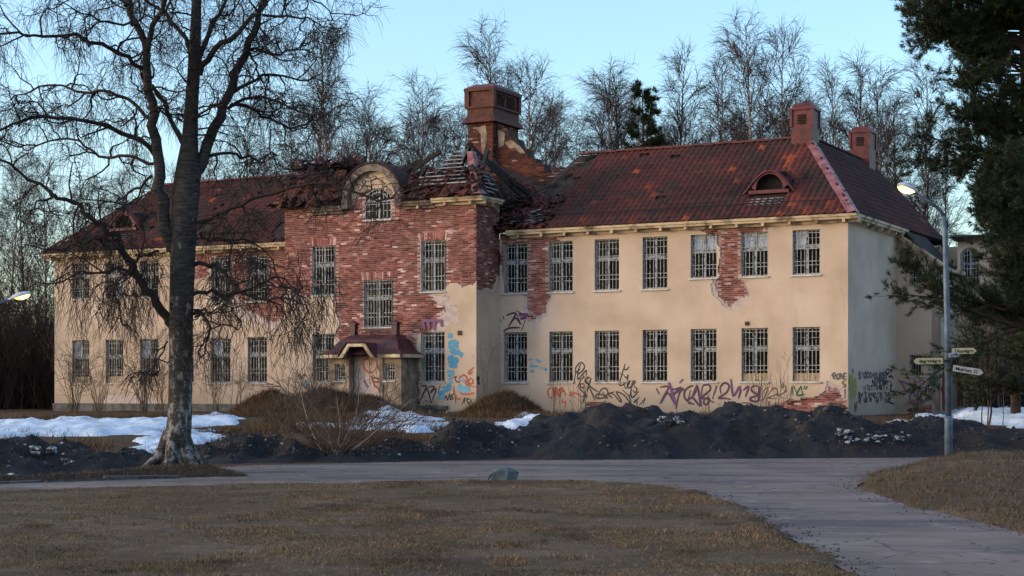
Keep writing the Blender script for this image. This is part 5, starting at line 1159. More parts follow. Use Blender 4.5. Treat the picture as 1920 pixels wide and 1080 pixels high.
# ---------------------------------------------------------------- trees
def tubes(lines, sides):
    """lines: list of (pts list, radii list). Groups by point count, builds all tubes at once."""
    by = {}
    for p, r in lines: by.setdefault(len(p), []).append((p, r))
    VV = []; FF = []; c = 0
    for n, lst in by.items():
        Pp = np.array([[tuple(v) for v in p] for p, r in lst], dtype=float); Rr = np.array([r for p, r in lst], dtype=float); m = len(lst)
        T = np.empty_like(Pp); T[:, 1:-1] = Pp[:, 2:]-Pp[:, :-2]; T[:, 0] = Pp[:, 1]-Pp[:, 0]; T[:, -1] = Pp[:, -1]-Pp[:, -2]
        T /= np.maximum(np.linalg.norm(T, axis=2, keepdims=True), 1e-9)
        up = np.where(np.abs(T[:, :1, 2:3]) > .8, np.array([1., 0, 0]), np.array([0., 0, 1])); up = np.repeat(up, n, 1)
        A = np.cross(T, up); A /= np.maximum(np.linalg.norm(A, axis=2, keepdims=True), 1e-9); Bn = np.cross(T, A)
        an = np.arange(sides)*2*np.pi/sides
        ring = Pp[:, :, None, :]+(A[:, :, None, :]*np.cos(an)[None, None, :, None]+Bn[:, :, None, :]*np.sin(an)[None, None, :, None])*Rr[:, :, None, None]
        VV.append(ring.reshape(-1, 3)); I = c+np.arange(m*n*sides).reshape(m, n, sides); J = np.roll(I, -1, 2)
        FF.append(np.stack([I[:, :-1], J[:, :-1], J[:, 1:], I[:, 1:]], -1).reshape(-1, 4)); c += m*n*sides
    return np.concatenate(VV), np.concatenate(FF)
def tubemesh(name, groups, mt, smooth=True):
    V = []; F = []; c = 0
    for lines, sides in groups:
        if not lines: continue
        v, f = tubes(lines, sides); V.append(v); F.append(f+c); c += len(v)
    return np_mesh(name, np.concatenate(V), [np.concatenate(F)], [mt], None, smooth)
def rv(s=1): return Vector((random.gauss(0, s), random.gauss(0, s), random.gauss(0, s)))
def crook(p, d, L, n, wig, trop=(0,0,0), r0=.02, r1=.006):
    p = Vector(p); d = Vector(d).normalized(); pts = [p.copy()]; t = Vector(trop)
    for i in range(n):
        d = (d+rv(wig)+t).normalized(); p = p+d*(L/n); pts.append(p.copy())
    return pts, [r0+(r1-r0)*i/n for i in range(n+1)]
def along(pts, t):
    x = t*(len(pts)-1); i = min(int(x), len(pts)-2); return pts[i].lerp(pts[i+1], x-i), (pts[i+1]-pts[i]).normalized()
def side_dir(d, spread):
    a = d.orthogonal().normalized(); a.rotate(Matrix.Rotation(random.uniform(0, 6.283), 3, d)); return (d*math.cos(spread)+a*math.sin(spread)).normalized()

# --- the big birch in front: limbs follow the photograph
YB = 32.0
def limb(pxs, ws, y0=0, y1=0, wig=.03, sub=3):
    """photo path -> curve with own depth from y0 to y1 (metres from the trunk plane)"""
    n = len(pxs); ctrl = [P(x, y, YB+y0+(y1-y0)*i/(n-1)) for i, (x, y) in enumerate(pxs)]
    out = []; rad = []; q = [ctrl[0]]+ctrl+[ctrl[-1]]
    for i in range(1, n):
        a, b, c, d = q[i-1], q[i], q[i+1], q[i+2]
        for k in range(sub):
            t = k/sub; out.append(.5*(2*b+(c-a)*t+(2*a-5*b+4*c-d)*t*t+(3*b-a-3*c+d)*t**3)+(rv(wig) if 0 < i+k else Vector()))
            rad.append((ws[0]+(ws[1]-ws[0])*((i-1+t)/(n-1)))/2*.86*YB/FP)
    out.append(ctrl[-1]); rad.append(ws[1]/2*YB/FP); return out, rad
bt_ = empty('birch_tree', (P(332,886,YB).x, YB, .1)); tag(bt_, 'big gnarled old birch with dark forked trunk standing on the roadside island', 'birch tree')
tr = [P(x, y, YB) for x, y in ((330,890),(331,868),(333,835),(337,780),(339,700),(339,620),(341,540),(343,470),(346,410),(349,360),(352,320),(356,260),(359,200),(363,140),(366,80),(368,20),(371,-60),(376,-160),(380,-260))]
tw = [74,58,50,46,44,45,46,47,49,52,46,30,26,24,22,19,15,10,5]
trunk = [(tr, [w/2*YB/FP for w in tw])]
main = [limb([(322,470),(306,400),(297,330),(289,260),(283,190),(276,120),(262,60),(240,5),(228,-70),(222,-150)], (30,8), 0, -.7),
        limb([(276,110),(284,60),(300,20),(312,-30),(318,-90)], (15,5), -.4, -1.2),
        limb([(362,340),(383,290),(404,240),(430,180),(452,120),(476,62),(494,10),(508,-60),(515,-140)], (28,8), 0, .9),
        limb([(368,140),(392,108),(430,72),(470,35),(500,0),(530,-50)], (15,6), 0, -1.0), limb([(368,128),(385,80),(402,40),(420,0),(430,-60)], (13,5), 0, .8),
        limb([(356,92),(340,60),(312,28),(280,5),(240,-30)], (11,5), 0, 1.0), limb([(345,268),(322,222),(300,180),(286,160)], (12,8), 0, -.4)]
sec = [limb([(274,142),(240,108),(190,82),(140,70),(80,66),(30,64),(-40,66)], (11,4), -.3, -1.8), limb([(281,222),(250,190),(205,176),(150,172),(110,160),(60,170),(20,188)], (9,3), -.2, 1.4),
       limb([(286,292),(250,256),(190,232),(130,224),(60,221),(20,232),(-30,258)], (12,4), -.1, -1.6), limb([(288,308),(240,292),(200,298),(160,272),(110,262),(50,278),(0,262)], (8,3), 0, 1.5),
       limb([(322,612),(305,582),(275,545),(252,510),(240,480),(215,445),(180,415),(150,385),(105,366),(55,336),(0,300)], (22,5), 0, -1.2), limb([(252,512),(225,506),(190,514),(150,510),(110,530)], (8,3), -.3, -1.4),
       limb([(215,450),(195,452),(150,456),(100,470),(60,462)], (7,2), -.6, -1.6), limb([(282,330),(250,355),(225,372),(205,378),(150,372)], (7,3), -.1, .9),
       limb([(364,498),(392,497),(418,505),(440,540),(490,562),(530,555),(580,590)], (10,3), 0, -1.3), limb([(364,545),(400,548),(430,556),(470,540),(520,520),(560,545)], (9,3), 0, .9), limb([(362,588),(382,592),(392,625),(384,650),(376,682)], (8,3), 0, -.4),
       limb([(366,582),(385,578),(398,600),(440,618),(450,610)], (6,2), 0, -.6), limb([(370,420),(410,400),(450,385),(510,360),(570,345),(640,352),(690,372),(738,371)], (10,4), 0, -1.4),
       limb([(378,300),(420,286),(455,292),(485,303),(500,285),(520,292)], (8,3), .1, .9), limb([(430,195),(470,205),(505,222),(540,240),(570,232),(610,215)], (9,3), .4, 1.5), limb([(430,200),(480,180),(520,192),(560,205),(610,228)], (8,3), .4, -.9),
       limb([(440,170),(480,150),(520,140),(560,150),(600,140)], (8,3), .5, 1.4), limb([(470,90),(510,100),(550,90),(600,70)], (7,2), .6, -1), limb([(462,98),(480,120),(486,150),(470,190)], (6,2), .6, 1.6),
       limb([(355,230),(385,210),(420,195)], (7,3), 0, -.8), limb([(285,200),(310,205),(335,225),(350,235)], (5,3), 0, .3), limb([(490,30),(540,30),(580,40),(625,60)], (7,2), .7, -.4), limb([(500,-10),(550,-20),(600,10),(630,40)], (6,2), .7, 1.5),
       limb([(240,10),(200,-10),(150,-5),(100,10)], (7,2), -.6, 1), limb([(250,40),(215,45),(180,30),(140,20),(90,-10)], (6,2), -.6, -1.6), limb([(105,366),(80,375),(50,395),(30,420)], (6,2), -1, -1.5), limb([(318,640),(300,668),(296,700),(280,720)], (4,2), 0, -.5),
       limb([(300,470),(270,480),(240,505),(215,540),(220,590),(205,625)], (6,2), 0, .8), limb([(372,440),(400,450),(440,448),(500,470),(520,520)], (7,2), 0, 1.0)]
L2 = []; L3 = []; L4 = []
def dress(pts, rad, dens, scale=1.0, droop=1.0, t0=.12):
    L = sum((pts[i+1]-pts[i]).length for i in range(len(pts)-1)); n = max(2, int(L*dens*1.35))
    for k in range(n):
        t = t0+(1-t0)*(k+random.random())/n; p, d = along(pts, min(t, .999)); r = rad[min(int(t*(len(rad)-1)), len(rad)-1)]
        if p.z > 13.5: continue
        b = crook(p, side_dir(d, random.uniform(.6, 1.3)), random.uniform(.5, 1.5)*scale, 7, .42, (0, 0, .04), min(.022, r*.55+.006), .006); L2.append(b)
        for j in range(random.randint(6, 9)):
            q, e = along(b[0], random.uniform(.2, 1)); c = crook(q, side_dir(e, random.uniform(.4, 1.2)), random.uniform(.25, .8)*scale, 5, .38, (0, 0, -.02), .0075, .0035); L3.append(c)
            for m in range(random.randint(4, 6)):
                s, g = along(c[0], random.uniform(.2, 1)); L4.append(crook(s, side_dir(g, random.uniform(.3, 1.1))+Vector((0, 0, -.35)), random.uniform(.25, .75)*scale, 4, .10, (0, 0, -.26*droop), .0040, .0022))
for p, r in main: dress(p, r, 2.4, 1.0, .8, .3)
for p, r in sec: dress(p, r, 2.6, .85, 1.1)
dress(tr[10:17], [.2]*7, 2.2)
def hang(x0, x1, y0, y1, n, L):                    # curtains of drooping twigs in front of the left wing
    for i in range(n):
        p = P(random.uniform(x0, x1), random.uniform(y0, y1), YB+random.uniform(-1.2, .8)); c = crook(p, (random.gauss(0,.4), random.gauss(0,.4), -.6), random.uniform(.5, 1.0)*L, 6, .14, (0, 0, -.15), .006, .003); L3.append(c)
        for m in range(7):
            s, g = along(c[0], random.uniform(.1, 1)); L4.append(crook(s, side_dir(g, random.uniform(.3, .9)), random.uniform(.2, .6), 4, .12, (0, 0, -.28), .0038, .0022))
hang(110, 300, 480, 570, 75, 1.0); hang(430, 620, 490, 600, 70, .95); hang(110, 290, 380, 500, 30, .9); hang(520, 620, 540, 640, 30, .8)
# root flare
fl = []
for an, L in ((2.6, .55), (3.6, .5), (4.6, .45), (5.6, .5), (.4, .5), (1.4, .45)):
    b = Vector((tr[0].x, YB, .16)); d = Vector((math.cos(an), math.sin(an), 0))
    fl.append(([b+Vector((0,0,.62))+d*.14, b+Vector((0,0,.30))+d*.24, b+Vector((0,0,.08))+d*(L*.8), b+Vector((0,0,-.15))+d*(L+.25)], [.12, .13, .10, .05]))
bo_ = bt_.location
def rel(o): o.parent = bt_; o.matrix_parent_inverse = Matrix.Translation(-bo_)
o = link('trunk', tubemesh('trunk', [(trunk, 16), (main, 9), (fl, 8)], M['bigbark'])); rel(o)
o = link('limbs', tubemesh('limbs', [(sec, 7)], M['bigtwig'])); rel(o)
o = link('crown', tubemesh('crown', [(L2, 5), (L3, 3), (L4, 3)], M['bigtwig'], False)); rel(o)
print('birch twigs', len(L2), len(L3), len(L4))

# --- bare birches behind the house: six grown forms, copied one by one
def grow_birch(seed, H, nb=46, up=.55, spread=1.0, tw=.0135):
    random.seed(seed); tp, _ = crook((0,0,0), (0,0,1), H, 12, .025, (0,0,.05)); trd = [.15*(1-i/12)**.8+.012 for i in range(13)]
    b1, b2, b3 = [], [], []
    for k in range(nb):
        t = .22+.76*(k+random.random())/nb; p, d = along(tp, min(t, .999)); L = (1.0+3.0*math.sin(min(1, (t-.1)/.5)*math.pi/2)*(1-t)**.6*1.5)*spread*random.uniform(.7, 1.2)
        an = random.uniform(0, 6.28); v = Vector((math.cos(an), math.sin(an), up+random.uniform(0, .9)))
        b = crook(p, v, L, 6, .10, (0,0,.07), .045*(1-t)+.016, .011); b1.append(b)
        for j in range(int(5+L*2.2)):
            q, e = along(b[0], random.uniform(.25, 1)); c = crook(q, side_dir(e, random.uniform(.4, .9)), random.uniform(.5, 1.3), 4, .12, (0,0,.02), .014, .009); b2.append(c)
            for m in range(6):
                s, g = along(c[0], random.uniform(.2, 1)); b3.append(crook(s, side_dir(g, random.uniform(.3, .8)), random.uniform(.4, 1.0), 3, .10, (0,0,-.22), tw*.62, tw*.36))
    return tubemesh('trunk', [([(tp, trd)], 8)], M['birchbark']), tubemesh('crown', [(b1, 4), (b2, 3), (b3, 3)], M['twig'], False)
forms = [grow_birch(101, 20, 52, .9, .8), grow_birch(102, 20, 52, .9, .8), grow_birch(103, 20, 56, .8, .9), grow_birch(104, 20, 50, 1.0, .75), grow_birch(105, 20, 48, 1.2, .6), grow_birch(106, 20, 56, .7, 1.0)]
random.seed(77)
def birchtree(px, topy, Y, form, label, group, rz=None):
    z0 = float(Hg(0, Y)); top = P(px, topy, Y).z; s = (top-z0)/20.0
    e = empty('birch_tree', ((px-960)/FP*Y, Y, z0-.05), random.uniform(0, 6.28) if rz is None else rz); e.scale = (s*random.uniform(.85, 1.1),)*2+(s,)
    tag(e, label, 'birch tree', group); link('trunk', forms[form][0], e); link('crown', forms[form][1], e); return e
BG = 'bare birches behind the building'
near = [(645,82,92,5,'bright trunked bare birch standing clear left of the burnt chimney'), (700,190,97,2,'lower bare birch to the right of the bright trunked one'), (778,160,95,3,'slim bare birch between the arched gable and the chimney'), (822,212,99,0,'short bare birch just left of the chimney'),
        (922,72,94,2,'bare birch whose round crown rises directly above the chimney cap'), (1003,132,92,5,'wide bare birch touching the right side of the chimney'), (1130,160,96,0,'bare birch at the left end of the right roof ridge'), (1160,146,98,2,'twin bare birch left of the small dark pine'),
        (1270,108,96,4,'thin spire shaped birch right of the small dark pine'), (1335,120,95,1,'dense bare birch left of the two tallest ones'), (1402,58,92,2,'tallest bare birch over the right roof'), (1490,72,92,5,'second tallest birch above the red ridge chimney'),
        (1556,138,97,3,'bare birch between the ridge chimney and the rear chimney'), (1608,122,97,4,'narrow birch directly above the rear red chimney'), (1658,148,99,0,'bare birch just right of the rear red chimney'), (1722,132,98,3,'bare birch at the left rim of the pine crown'),
        (590,150,96,0,'bare birch behind the right limbs of the old birch'), (470,210,98,3,'bare birch behind the middle of the old birch')]
for x, t, Y, fm, lb in near: birchtree(x, t, Y, fm, lb, BG)
ORD = ['first','second','third','fourth','fifth','sixth','seventh','eighth','ninth','tenth','eleventh','twelfth','thirteenth','fourteenth','fifteenth','sixteenth','seventeenth','eighteenth','nineteenth','twentieth','twenty first','twenty second','twenty third','twenty fourth','twenty fifth','twenty sixth','twenty seventh','twenty eighth','twenty ninth','thirtieth']
k1 = k2 = 0
for x in list(range(565, 880, 36))+list(range(990, 1790, 34)):
    left = x < 930; k1 += left; k2 += not left; n_ = ORD[(k1 if left else k2)-1]
    birchtree(x+random.uniform(-12, 12), random.uniform(185, 260), random.uniform(106, 140), random.randint(0, 5), f'low far birch, {n_} from the left of those '+('left of the chimney' if left else 'right of the chimney'), 'far row of bare birches')
for k, x in enumerate(range(-40, 560, 46)):
    birchtree(x+random.uniform(-12, 12), random.uniform(290, 365) if x < 330 else random.uniform(255, 300), random.uniform(98, 125), random.randint(0, 5), f'low bare tree of the wood behind the left wing, {ORD[k]} from the left', 'bare wood on the left')
# thickets
def thicket(name, x0, x1, y0, y1, n, h0, h1, label, mt, rad=.012):
    ls = []; l2 = []
    for i in range(n):
        x, y = random.uniform(x0, x1), random.uniform(y0, y1); b = crook((x, y, float(Hg(x, y))), (random.gauss(0,.25), random.gauss(0,.2), 1), random.uniform(h0, h1), 5, .12, (0,0,.03), rad, .005); ls.append(b)
        for k in range(9):
            p, d = along(b[0], random.uniform(.1, 1)); l2.append(crook(p, side_dir(d, random.uniform(.4, 1.1)), random.uniform(.4, 1.3), 3, .16, (0,0,.02), rad*.55, rad*.3))
    tag(link(name, tubemesh(name, [(ls, 4), (l2, 3)], mt, False)), label, 'thicket', kind='stuff')
thicket('thicket', -30, -21.6, 79, 90, 1500, 2.5, 6.0, 'dark dense thicket at the left end of the building', M['thicket'], .022)
thicket('thicket', -36, -18, 92, 104, 800, 4, 8.5, 'tangled undergrowth of the wood far left', M['thicket'], .03)
thicket('thicket', 18.6, 30, 66, 76, 1100, 2.5, 6.0, 'dark thicket right of the stair block', M['thicket'], .024)
# shrubs
def shrub(name, base, n, h, lean, label, cat='shrub', pale=.0, rad=.012, subs=5, group=None, wig=.10, nt=5):
    ls, pl, tw = [], [], []
    for i in range(n):
        an = random.uniform(0, 6.28); d = Vector((math.cos(an)*lean*random.uniform(.2, 1), math.sin(an)*lean*random.uniform(.2, 1), 1))
        b = crook(Vector(base)+Vector((random.gauss(0,.12), random.gauss(0,.12), 0)), d, h*random.uniform(.55, 1.1), 7, wig, (0,0,.02), rad*random.uniform(.6, 1.3), .004)
        (pl if random.random() < pale else ls).append(b)
        for k in range(subs):
            p, e = along(b[0], random.uniform(.2, 1)); c = crook(p, side_dir(e, random.uniform(.4, 1.0)), random.uniform(.15, .4)*h, 5, .15, (0,0,.03), rad*.5, .003); tw.append(c)
            for m in range(nt):
                q, g = along(c[0], random.uniform(.2, 1)); tw.append(crook(q, side_dir(g, random.uniform(.3, .9)), random.uniform(.06, .16)*h, 3, .15, (0,0,.03), .004, .0025))
    e = empty(name, base); tag(e, label, cat, group)
    for nm, l, s, mt in (('stems', ls, 5, M['shrub']), ('twigs', tw, 3, M['shrub']), ('pale_stems', pl, 5, M['palestem'])):
        if l: o = link(nm, tubemesh(nm, [(l, s)], mt, False)); o.parent = e; o.matrix_parent_inverse = Matrix.Translation(-Vector(base))
def gp3(px, py, Y): x = (px-960)/FP*Y; return (x, Y, float(Tg(x, Y)))
shrub('bare_bush', gp3(628,865,38.0), 60, 2.5, 2.8, 'wide spreading bare bush with some pale stems in front of the porch', 'bush', .15, .017, 5, wig=.10, nt=3)
shrub('bare_bush', gp3(590,0,60.5), 26, 2.5, .9, 'bare bush against the wall left of the porch', 'bush', 0, .012, 6)
for i, (px, Y, n, h, ln, lb) in enumerate(((140,73.5,24,3.6,.40,'tall fan of bare stems before the leftmost lower window'), (185,73,16,2.6,.5,'lower bare shrub between the two leftmost windows'), (268,72,24,3.9,.42,'tall fan of bare stems just left of the birch trunk'), (300,71.5,14,2.6,.4,'bare shrub half hidden by the birch trunk'), (405,69.5,14,3.4,.45,'thin bare shrub right of the birch trunk'), (445,69,10,2.6,.5,'sparse bare shrub left of the brush mound'))):
    shrub('bare_shrub', gp3(px, 0, Y), n, h, ln, lb, 'shrub', 0, .011, 5, 'bare shrubs along the left wing')
for i, (px, Y, n, h, lb) in enumerate(((1045,63.2,9,1.7,'dry stems under the second lower window of the right wing'), (1090,62.6,10,1.9,'tall dry stems beside the black looping tag'), (1425,58.2,14,1.6,'dry weeds below the sixth lower window'), (1465,58,8,2.0,'tall thin weeds below the last lower window'), (1330,59,8,1.0,'low dry weeds under the fifth lower window'), (905,62,8,2.2,'thin sapling at the corner of the projection'))):
    shrub('dry_weeds', gp3(px, 0, Y), n, h, .28, lb, 'weeds', 0, .007, 2, 'dry weeds along the right wing', .05, 2)
shrub('bare_sapling', gp3(1852,0,52), 3, 3.6, .3, 'slender bare sapling in the snow behind the signpost', 'sapling', 0, .03, 14, wig=.07)
shrub('bare_sapling', gp3(1880,0,50), 1, 1.6, .1, 'short bare stake like sapling at the right edge', 'sapling', 0, .02, 0)

# --- pines
NEED = None
def tufts(pts, dirs, n=16, L=.10, w=.007, rs=None):
    N = len(pts); pts = np.repeat(np.array(pts, float), n, 0); D = np.repeat(np.array(dirs, float), n, 0)
    d = NR.normal(0, .75, (N*n, 3))+D; d /= np.linalg.norm(d, axis=1, keepdims=True); st = pts-D*NR.uniform(0, .10, (N*n, 1))
    s = np.cross(d, NR.normal(0, 1, (N*n, 3))); s /= np.maximum(np.linalg.norm(s, axis=1, keepdims=True), 1e-6); l = L*NR.uniform(.6, 1.2, (N*n, 1))
    V = np.stack([st+s*w/2, st-s*w/2, st+d*l], 1).reshape(-1, 3); return V, np.arange(len(V)).reshape(-1, 3), NR.rand(N*n)
def pine(name, base, H, limbs, label, n=16, L=.10, w=.008, tr_r=.2, dens=1.0):
    base = Vector(base); tp, _ = crook(base-Vector((0,0,.1)), (0,0,1), H, 12, .015, (0,0,.05)); ra = [tr_r*(1-i/12)**.8+.02 for i in range(13)]
    l1, l2, tips, dirs = [], [], [], []
    for (z, an, ln, tilt) in limbs:
        t = min(.99, z/H); p, _ = along(tp, t); d = Vector((math.cos(an), math.sin(an), tilt)); b = crook(p, d, ln, 8, .10, (0,0,.012), .02+.012*ln, .008); l1.append(b)
        for j in range(int(ln*7*dens)+3):
            q, e = along(b[0], random.uniform(.22, 1)); c = crook(q, side_dir(e, random.uniform(.4, 1.0))+Vector((0,0,.15)), random.uniform(.25, .75)*(.5+ln*.22), 5, .14, (0,0,.05), .009, .005); l2.append(c)
            for m in range(6):
                s, g = along(c[0], .3+.7*random.random()); tips.append(tuple(s+rv(.05))); dirs.append(tuple((g+Vector((0,0,.3))+rv(.35)).normalized()))
            tips.append(tuple(c[0][-1])); dirs.append(tuple((c[0][-1]-c[0][-2]).normalized()))
    e = empty(name, base); tag(e, label, 'pine tree'); off = Matrix.Translation(-base)
    for nm, me in (('trunk', tubemesh('trunk', [([(tp, ra)], 10)], M['pinebark'])), ('branches', tubemesh('branches', [(l1, 5), (l2, 3)], M['pinebark'], False))):
        o = link(nm, me); o.parent = e; o.matrix_parent_inverse = off
    V, F, rr = tufts(tips, dirs, n, L, w); o = link('crown', np_mesh('crown', V, [F], [M['needle']], rr)); o.parent = e; o.matrix_parent_inverse = off
    print(name, 'tufts', len(tips))
random.seed(5)
lim = []
# big pine: trunk right of the frame edge, boughs reaching left into the picture
pb = (12.05, 38.0, .1)
def reach(z):
    return float(np.interp(z, [2.6, 3.2, 4.2, 4.6, 5.5, 6.6, 7.2, 8.0, 8.6, 9.4, 10.6, 12.5], [0.6, 1.0, 0.8, 0.8, 1.1, 1.6, 1.55, 1.45, 1.9, 2.2, 2.0, 1.2]))
for i in range(210):
    z = 2.9+9.3*(i+random.random())/210; an = random.uniform(0, 6.28) if random.random() < .35 else random.uniform(1.7, 5.4)
    lim.append((1.6+(z-1.6)*1.1, an, reach(z)*random.uniform(.55, 1.05)*(1.1 if abs(an-math.pi) < .7 else .8), random.uniform(-.12, .30)))
for z, ln, t in ((3.05, 3.5, -.10), (3.45, 3.1, -.08), (6.6, 2.9, .10), (6.3, 2.0, .05), (9.0, 2.9, .16), (9.4, 2.8, .2), (9.9, 2.7, .2), (8.9, 2.4, .1)):
    for q in range(2 if z < 4 else 4): lim.append((1.6+(z-1.75)*1.1+random.uniform(-.12,.12), math.pi+random.uniform(-.1,.22), 1.1*ln*random.uniform(.88,1), t))
for i in range(7): lim.append((random.uniform(5.2, 6.6), random.uniform(3.95, 4.2), random.uniform(2.5, 3.0), random.uniform(-.08,.05)))
pine('pine_tree', pb, 14.5, lim, 'large dark pine filling the right edge of the picture', 20, .13, .014, .22, 1.3)
lim = [(6+8*(i/34)+random.uniform(0,.3), random.uniform(0, 6.28), (14.6-6-8*(i/34))*.16+.35, .35) for i in range(34)]
for dx, tag_ in ((0, 0),):
    Y = 94; x = (1208-960)/FP*Y; top = P(1210, 160, Y).z
    random.seed(9); lim = [((top-9)+8.6*(i/40)+random.uniform(0,.25), random.uniform(0, 6.28), (1-i/40)*1.6+.45, .5) for i in range(40)]
    pine('small_pine', (x, Y, .5), top-.5, lim, 'small dark pine among the birches above the right roof', 10, .30, .05, .12, .55)
random.seed(19)
for px, ty, Y, lb in ((1905,330,56,'dark pine behind the big one at the right edge'), (1960,300,50,'dark pine just outside the right rim')):
    x = (px-960)/FP*Y; top = P(px, ty, Y).z; lim = [(1.0+(top-1.2)*(i/70)+random.uniform(0,.2), random.uniform(0, 6.28), (1-i/70)*1.5+.6, .15) for i in range(70)]
    pine('pine_tree', (x, Y, .4), top, lim, lb, 14, .16, .018, .16, .9)
# ---------------------------------------------------------------- street lamps and finger signs
def lamp_head(parent, p, d, L=.62):
    """p = arm end, d = direction the head points to (unit, local)"""
    p, d = Vector(p), Vector(d).normalized(); side = d.cross(Vector((0,0,1))).normalized(); up = side.cross(d).normalized()
    mb = MB(); st = [(0,.055,.05),(.10,.07,.06),(.22,.12,.10),(.55,.15,.13),(.82,.13,.11),(.95,.08,.07),(1,.02,.02)]; vs = []; k = 10
    for t, w, h in st:
        for j in range(k):
            a = math.pi*j/(k-1); vs.append(p+d*(t*L)+side*(w*math.cos(a))+up*(h*math.sin(a)))
    n = len(st); mb.add(vs, [(i*k+j, i*k+j+1, (i+1)*k+j+1, (i+1)*k+j) for i in range(n-1) for j in range(k-1)]+[((i+1)*k, (i+1)*k+k-1, i*k+k-1, i*k) for i in range(n-1)])
    o = mb.obj('lamp_head', M['lamphead'], parent, True)
    mb = MB(); st = [(.30,.09,.01),(.40,.12,.06),(.60,.13,.09),(.80,.115,.08),(.93,.07,.03)]; vs = []
    for t, w, h in st:
        for j in range(k):
            a = math.pi*j/(k-1); vs.append(p+d*(t*L)+side*(w*math.cos(a))-up*(.006+h*math.sin(a)))
    n = len(st); mb.add(vs, [(i*k+j, (i+1)*k+j, (i+1)*k+j+1, i*k+j+1) for i in range(n-1) for j in range(k-1)]); mb.obj('lens', M['lens'], o, True)
YL = 36.2
b0 = P(1779, 862, YL); le = empty('street_lamp', (b0.x, YL, .08)); tag(le, 'blue grey street lamp post at the right with lit yellow lamp head above the signs', 'street lamp')
loc = lambda px, py, Y=YL: P(px, py, Y)-le.location
mb = MB(); mb.tube([loc(1779,880), loc(1778.5,790), loc(1778,780)], .088, 12).tube([loc(1778,780), loc(1776,600), loc(1772,440), loc(1770,405)], [.07,.066,.055,.05], 12); mb.obj('post', M['post'], le, True)
mb = MB(); mb.tube([loc(1770,405), loc(1764,395), loc(1750,383,YL-.1), loc(1722,366,YL-.35)], [.045,.04,.035,.032], 8); mb.obj('arm', M['post'], le, True)
a, b = loc(1722,366,YL-.35), loc(1680,345,YL-.62); lamp_head(le, a, b-a, .58)
YL2 = 47.0
b0 = P(-60, 800, YL2); l2 = empty('street_lamp', (b0.x, YL2, float(Hg(b0.x, YL2)))); tag(l2, 'lit lamp head reaching in from the left edge before the dark thicket', 'street lamp')
lc = lambda px, py, Y=YL2: P(px, py, Y)-l2.location
mb = MB(); mb.tube([lc(-60,830), lc(-60,700), lc(-60,600)], [.09,.07,.055], 10); mb.obj('post', M['post'], l2, True)
mb = MB(); mb.tube([lc(-60,600), lc(-52,586), lc(-30,577), lc(18,562)], [.05,.045,.04,.035], 8); mb.obj('arm', M['post'], l2, True)
a, b = lc(16,563), lc(60,550); lamp_head(l2, a, b-a, .66)
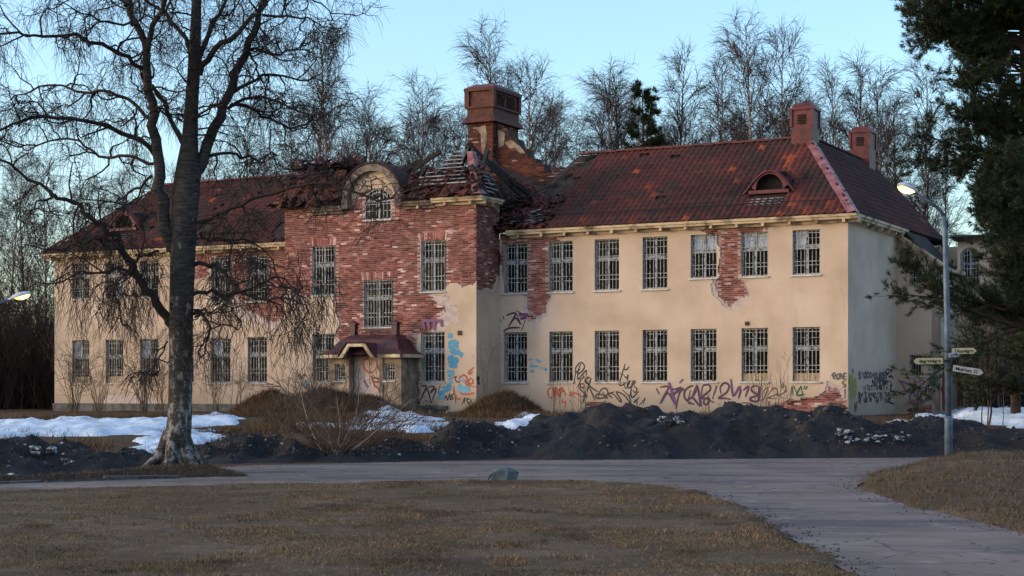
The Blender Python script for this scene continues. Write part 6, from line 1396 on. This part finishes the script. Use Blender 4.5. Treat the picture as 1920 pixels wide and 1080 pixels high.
# finger signs
def text_mesh(txt, h):
    cu = bpy.data.curves.new('txt', 'FONT'); cu.body = txt; cu.size = h*1.38; cu.align_x = 'CENTER'; cu.align_y = 'CENTER'; cu.offset = .004*h/.1; cu.extrude = .001
    o = bpy.data.objects.new('txt', cu); COL.objects.link(o); dg = bpy.context.evaluated_depsgraph_get(); me = bpy.data.meshes.new_from_object(o.evaluated_get(dg)); bpy.data.objects.remove(o); return me
def sign(px0, px1, py, hpx, point, txt, field, tilt, label, emblem=False, Y=YL-.12, tx=0, yaw=0, h=None):
    c = P((px0+px1)/2, py, Y); L = abs(px1-px0)/FP*Y; H = hpx/FP*Y; e = empty('finger_sign', c); e.rotation_euler = (0, tilt, yaw); tag(e, label, 'sign', 'finger signs on the lamp post')
    mb = MB(); mb.box((-L/2, -.012, -H/2), (L/2, .012, H/2)); mb.obj('board', M['signblack'], e)
    s = point; m = .014; q = H*.45; a = L/2-m; z = H/2-m*.8
    pol = [(-s*a, -z), (s*(a-q), -z), (s*a, 0), (s*(a-q), z), (-s*a, z)]
    mb = MB(); mb.prism(pol, -.0135, -.017, lambda x, w, d: (x, d, w)); mb.obj('arrow_field', field, e)
    me = text_mesh(txt, h or H*.52); me.materials.append(M['signblack']); t = link('lettering', me, e); t.rotation_euler = (R(90), 0, 0); t.location = (tx, -.0195, -.004)
    if emblem:                                   # looped square of a place of interest
        r = H*.13; x0 = s*(a-q)-.10; mb = MB(); pts = []
        for k, (sx, sz) in enumerate(((1,1),(-1,1),(-1,-1),(1,-1))):
            a0 = {0: -math.pi/2, 1: 0, 2: math.pi/2, 3: math.pi}[k]
            pts += [(x0+sx*r*1.15+r*.62*math.cos(a0+i*math.pi*1.5/8), -.019, sz*r*1.15+r*.62*math.sin(a0+i*math.pi*1.5/8)) for i in range(9)]
        mb.tube(pts+[pts[0]], .0055, 5); mb.obj('emblem', M['signblack'], e)
    mb = MB(); mb.tube([(-s*(L/2)-.02*s, 0, 0), (-s*(L/2)-.09*s, .10, 0)], .02, 6); mb.obj('clamp', M['signblack'], e)
    return e
sign(1711, 1769, 677, 13.5, -1, 'Bagerivägen', M['signyellow'], R(-1), 'yellow finger sign pointing left reading Bagerivägen', tx=.045, h=.072)
sign(1783, 1832, 658, 13, 1, 'Länsvägen', M['signyellow'], R(-1), 'upper pale finger sign pointing right partly covered by a small plate', tx=0.0, h=.072)
sign(1785, 1845, 694.5, 13.5, 1, 'Muséum', M['signwhite'], R(9), 'tilted finger sign pointing right reading Muséum with a looped square', True, tx=-.10, h=.075)
pp = P(1789, 665, YL-.22); e = empty('small_plate', pp); e.rotation_euler = (0, R(-7), .1); tag(e, 'small white plate hanging askew in front of the upper sign', 'sign')
mb = MB(); mb.prism([(-.12,-.05), (.10,-.06), (.125,-.02), (.12,.05), (-.12,.05)], -.006, .006, lambda a, b, d: (a, d, b)); mb.obj('plate', M['white'], e)
mb = MB(); mb.bar((-.08, -.008, -.005), (.07, -.008, .002), .004, .02); mb.obj('worn_print', M['signblack'], e)
mb = MB()
for py in (659, 677, 694): q = P(1777, py, YL)-le.location; mb.tube([q+Vector((0,0,-.025)), q+Vector((0,0,.025))], .082, 12)
mb.obj('clamp_band', M['signblack'], le)
bpy.context.view_layer.update()
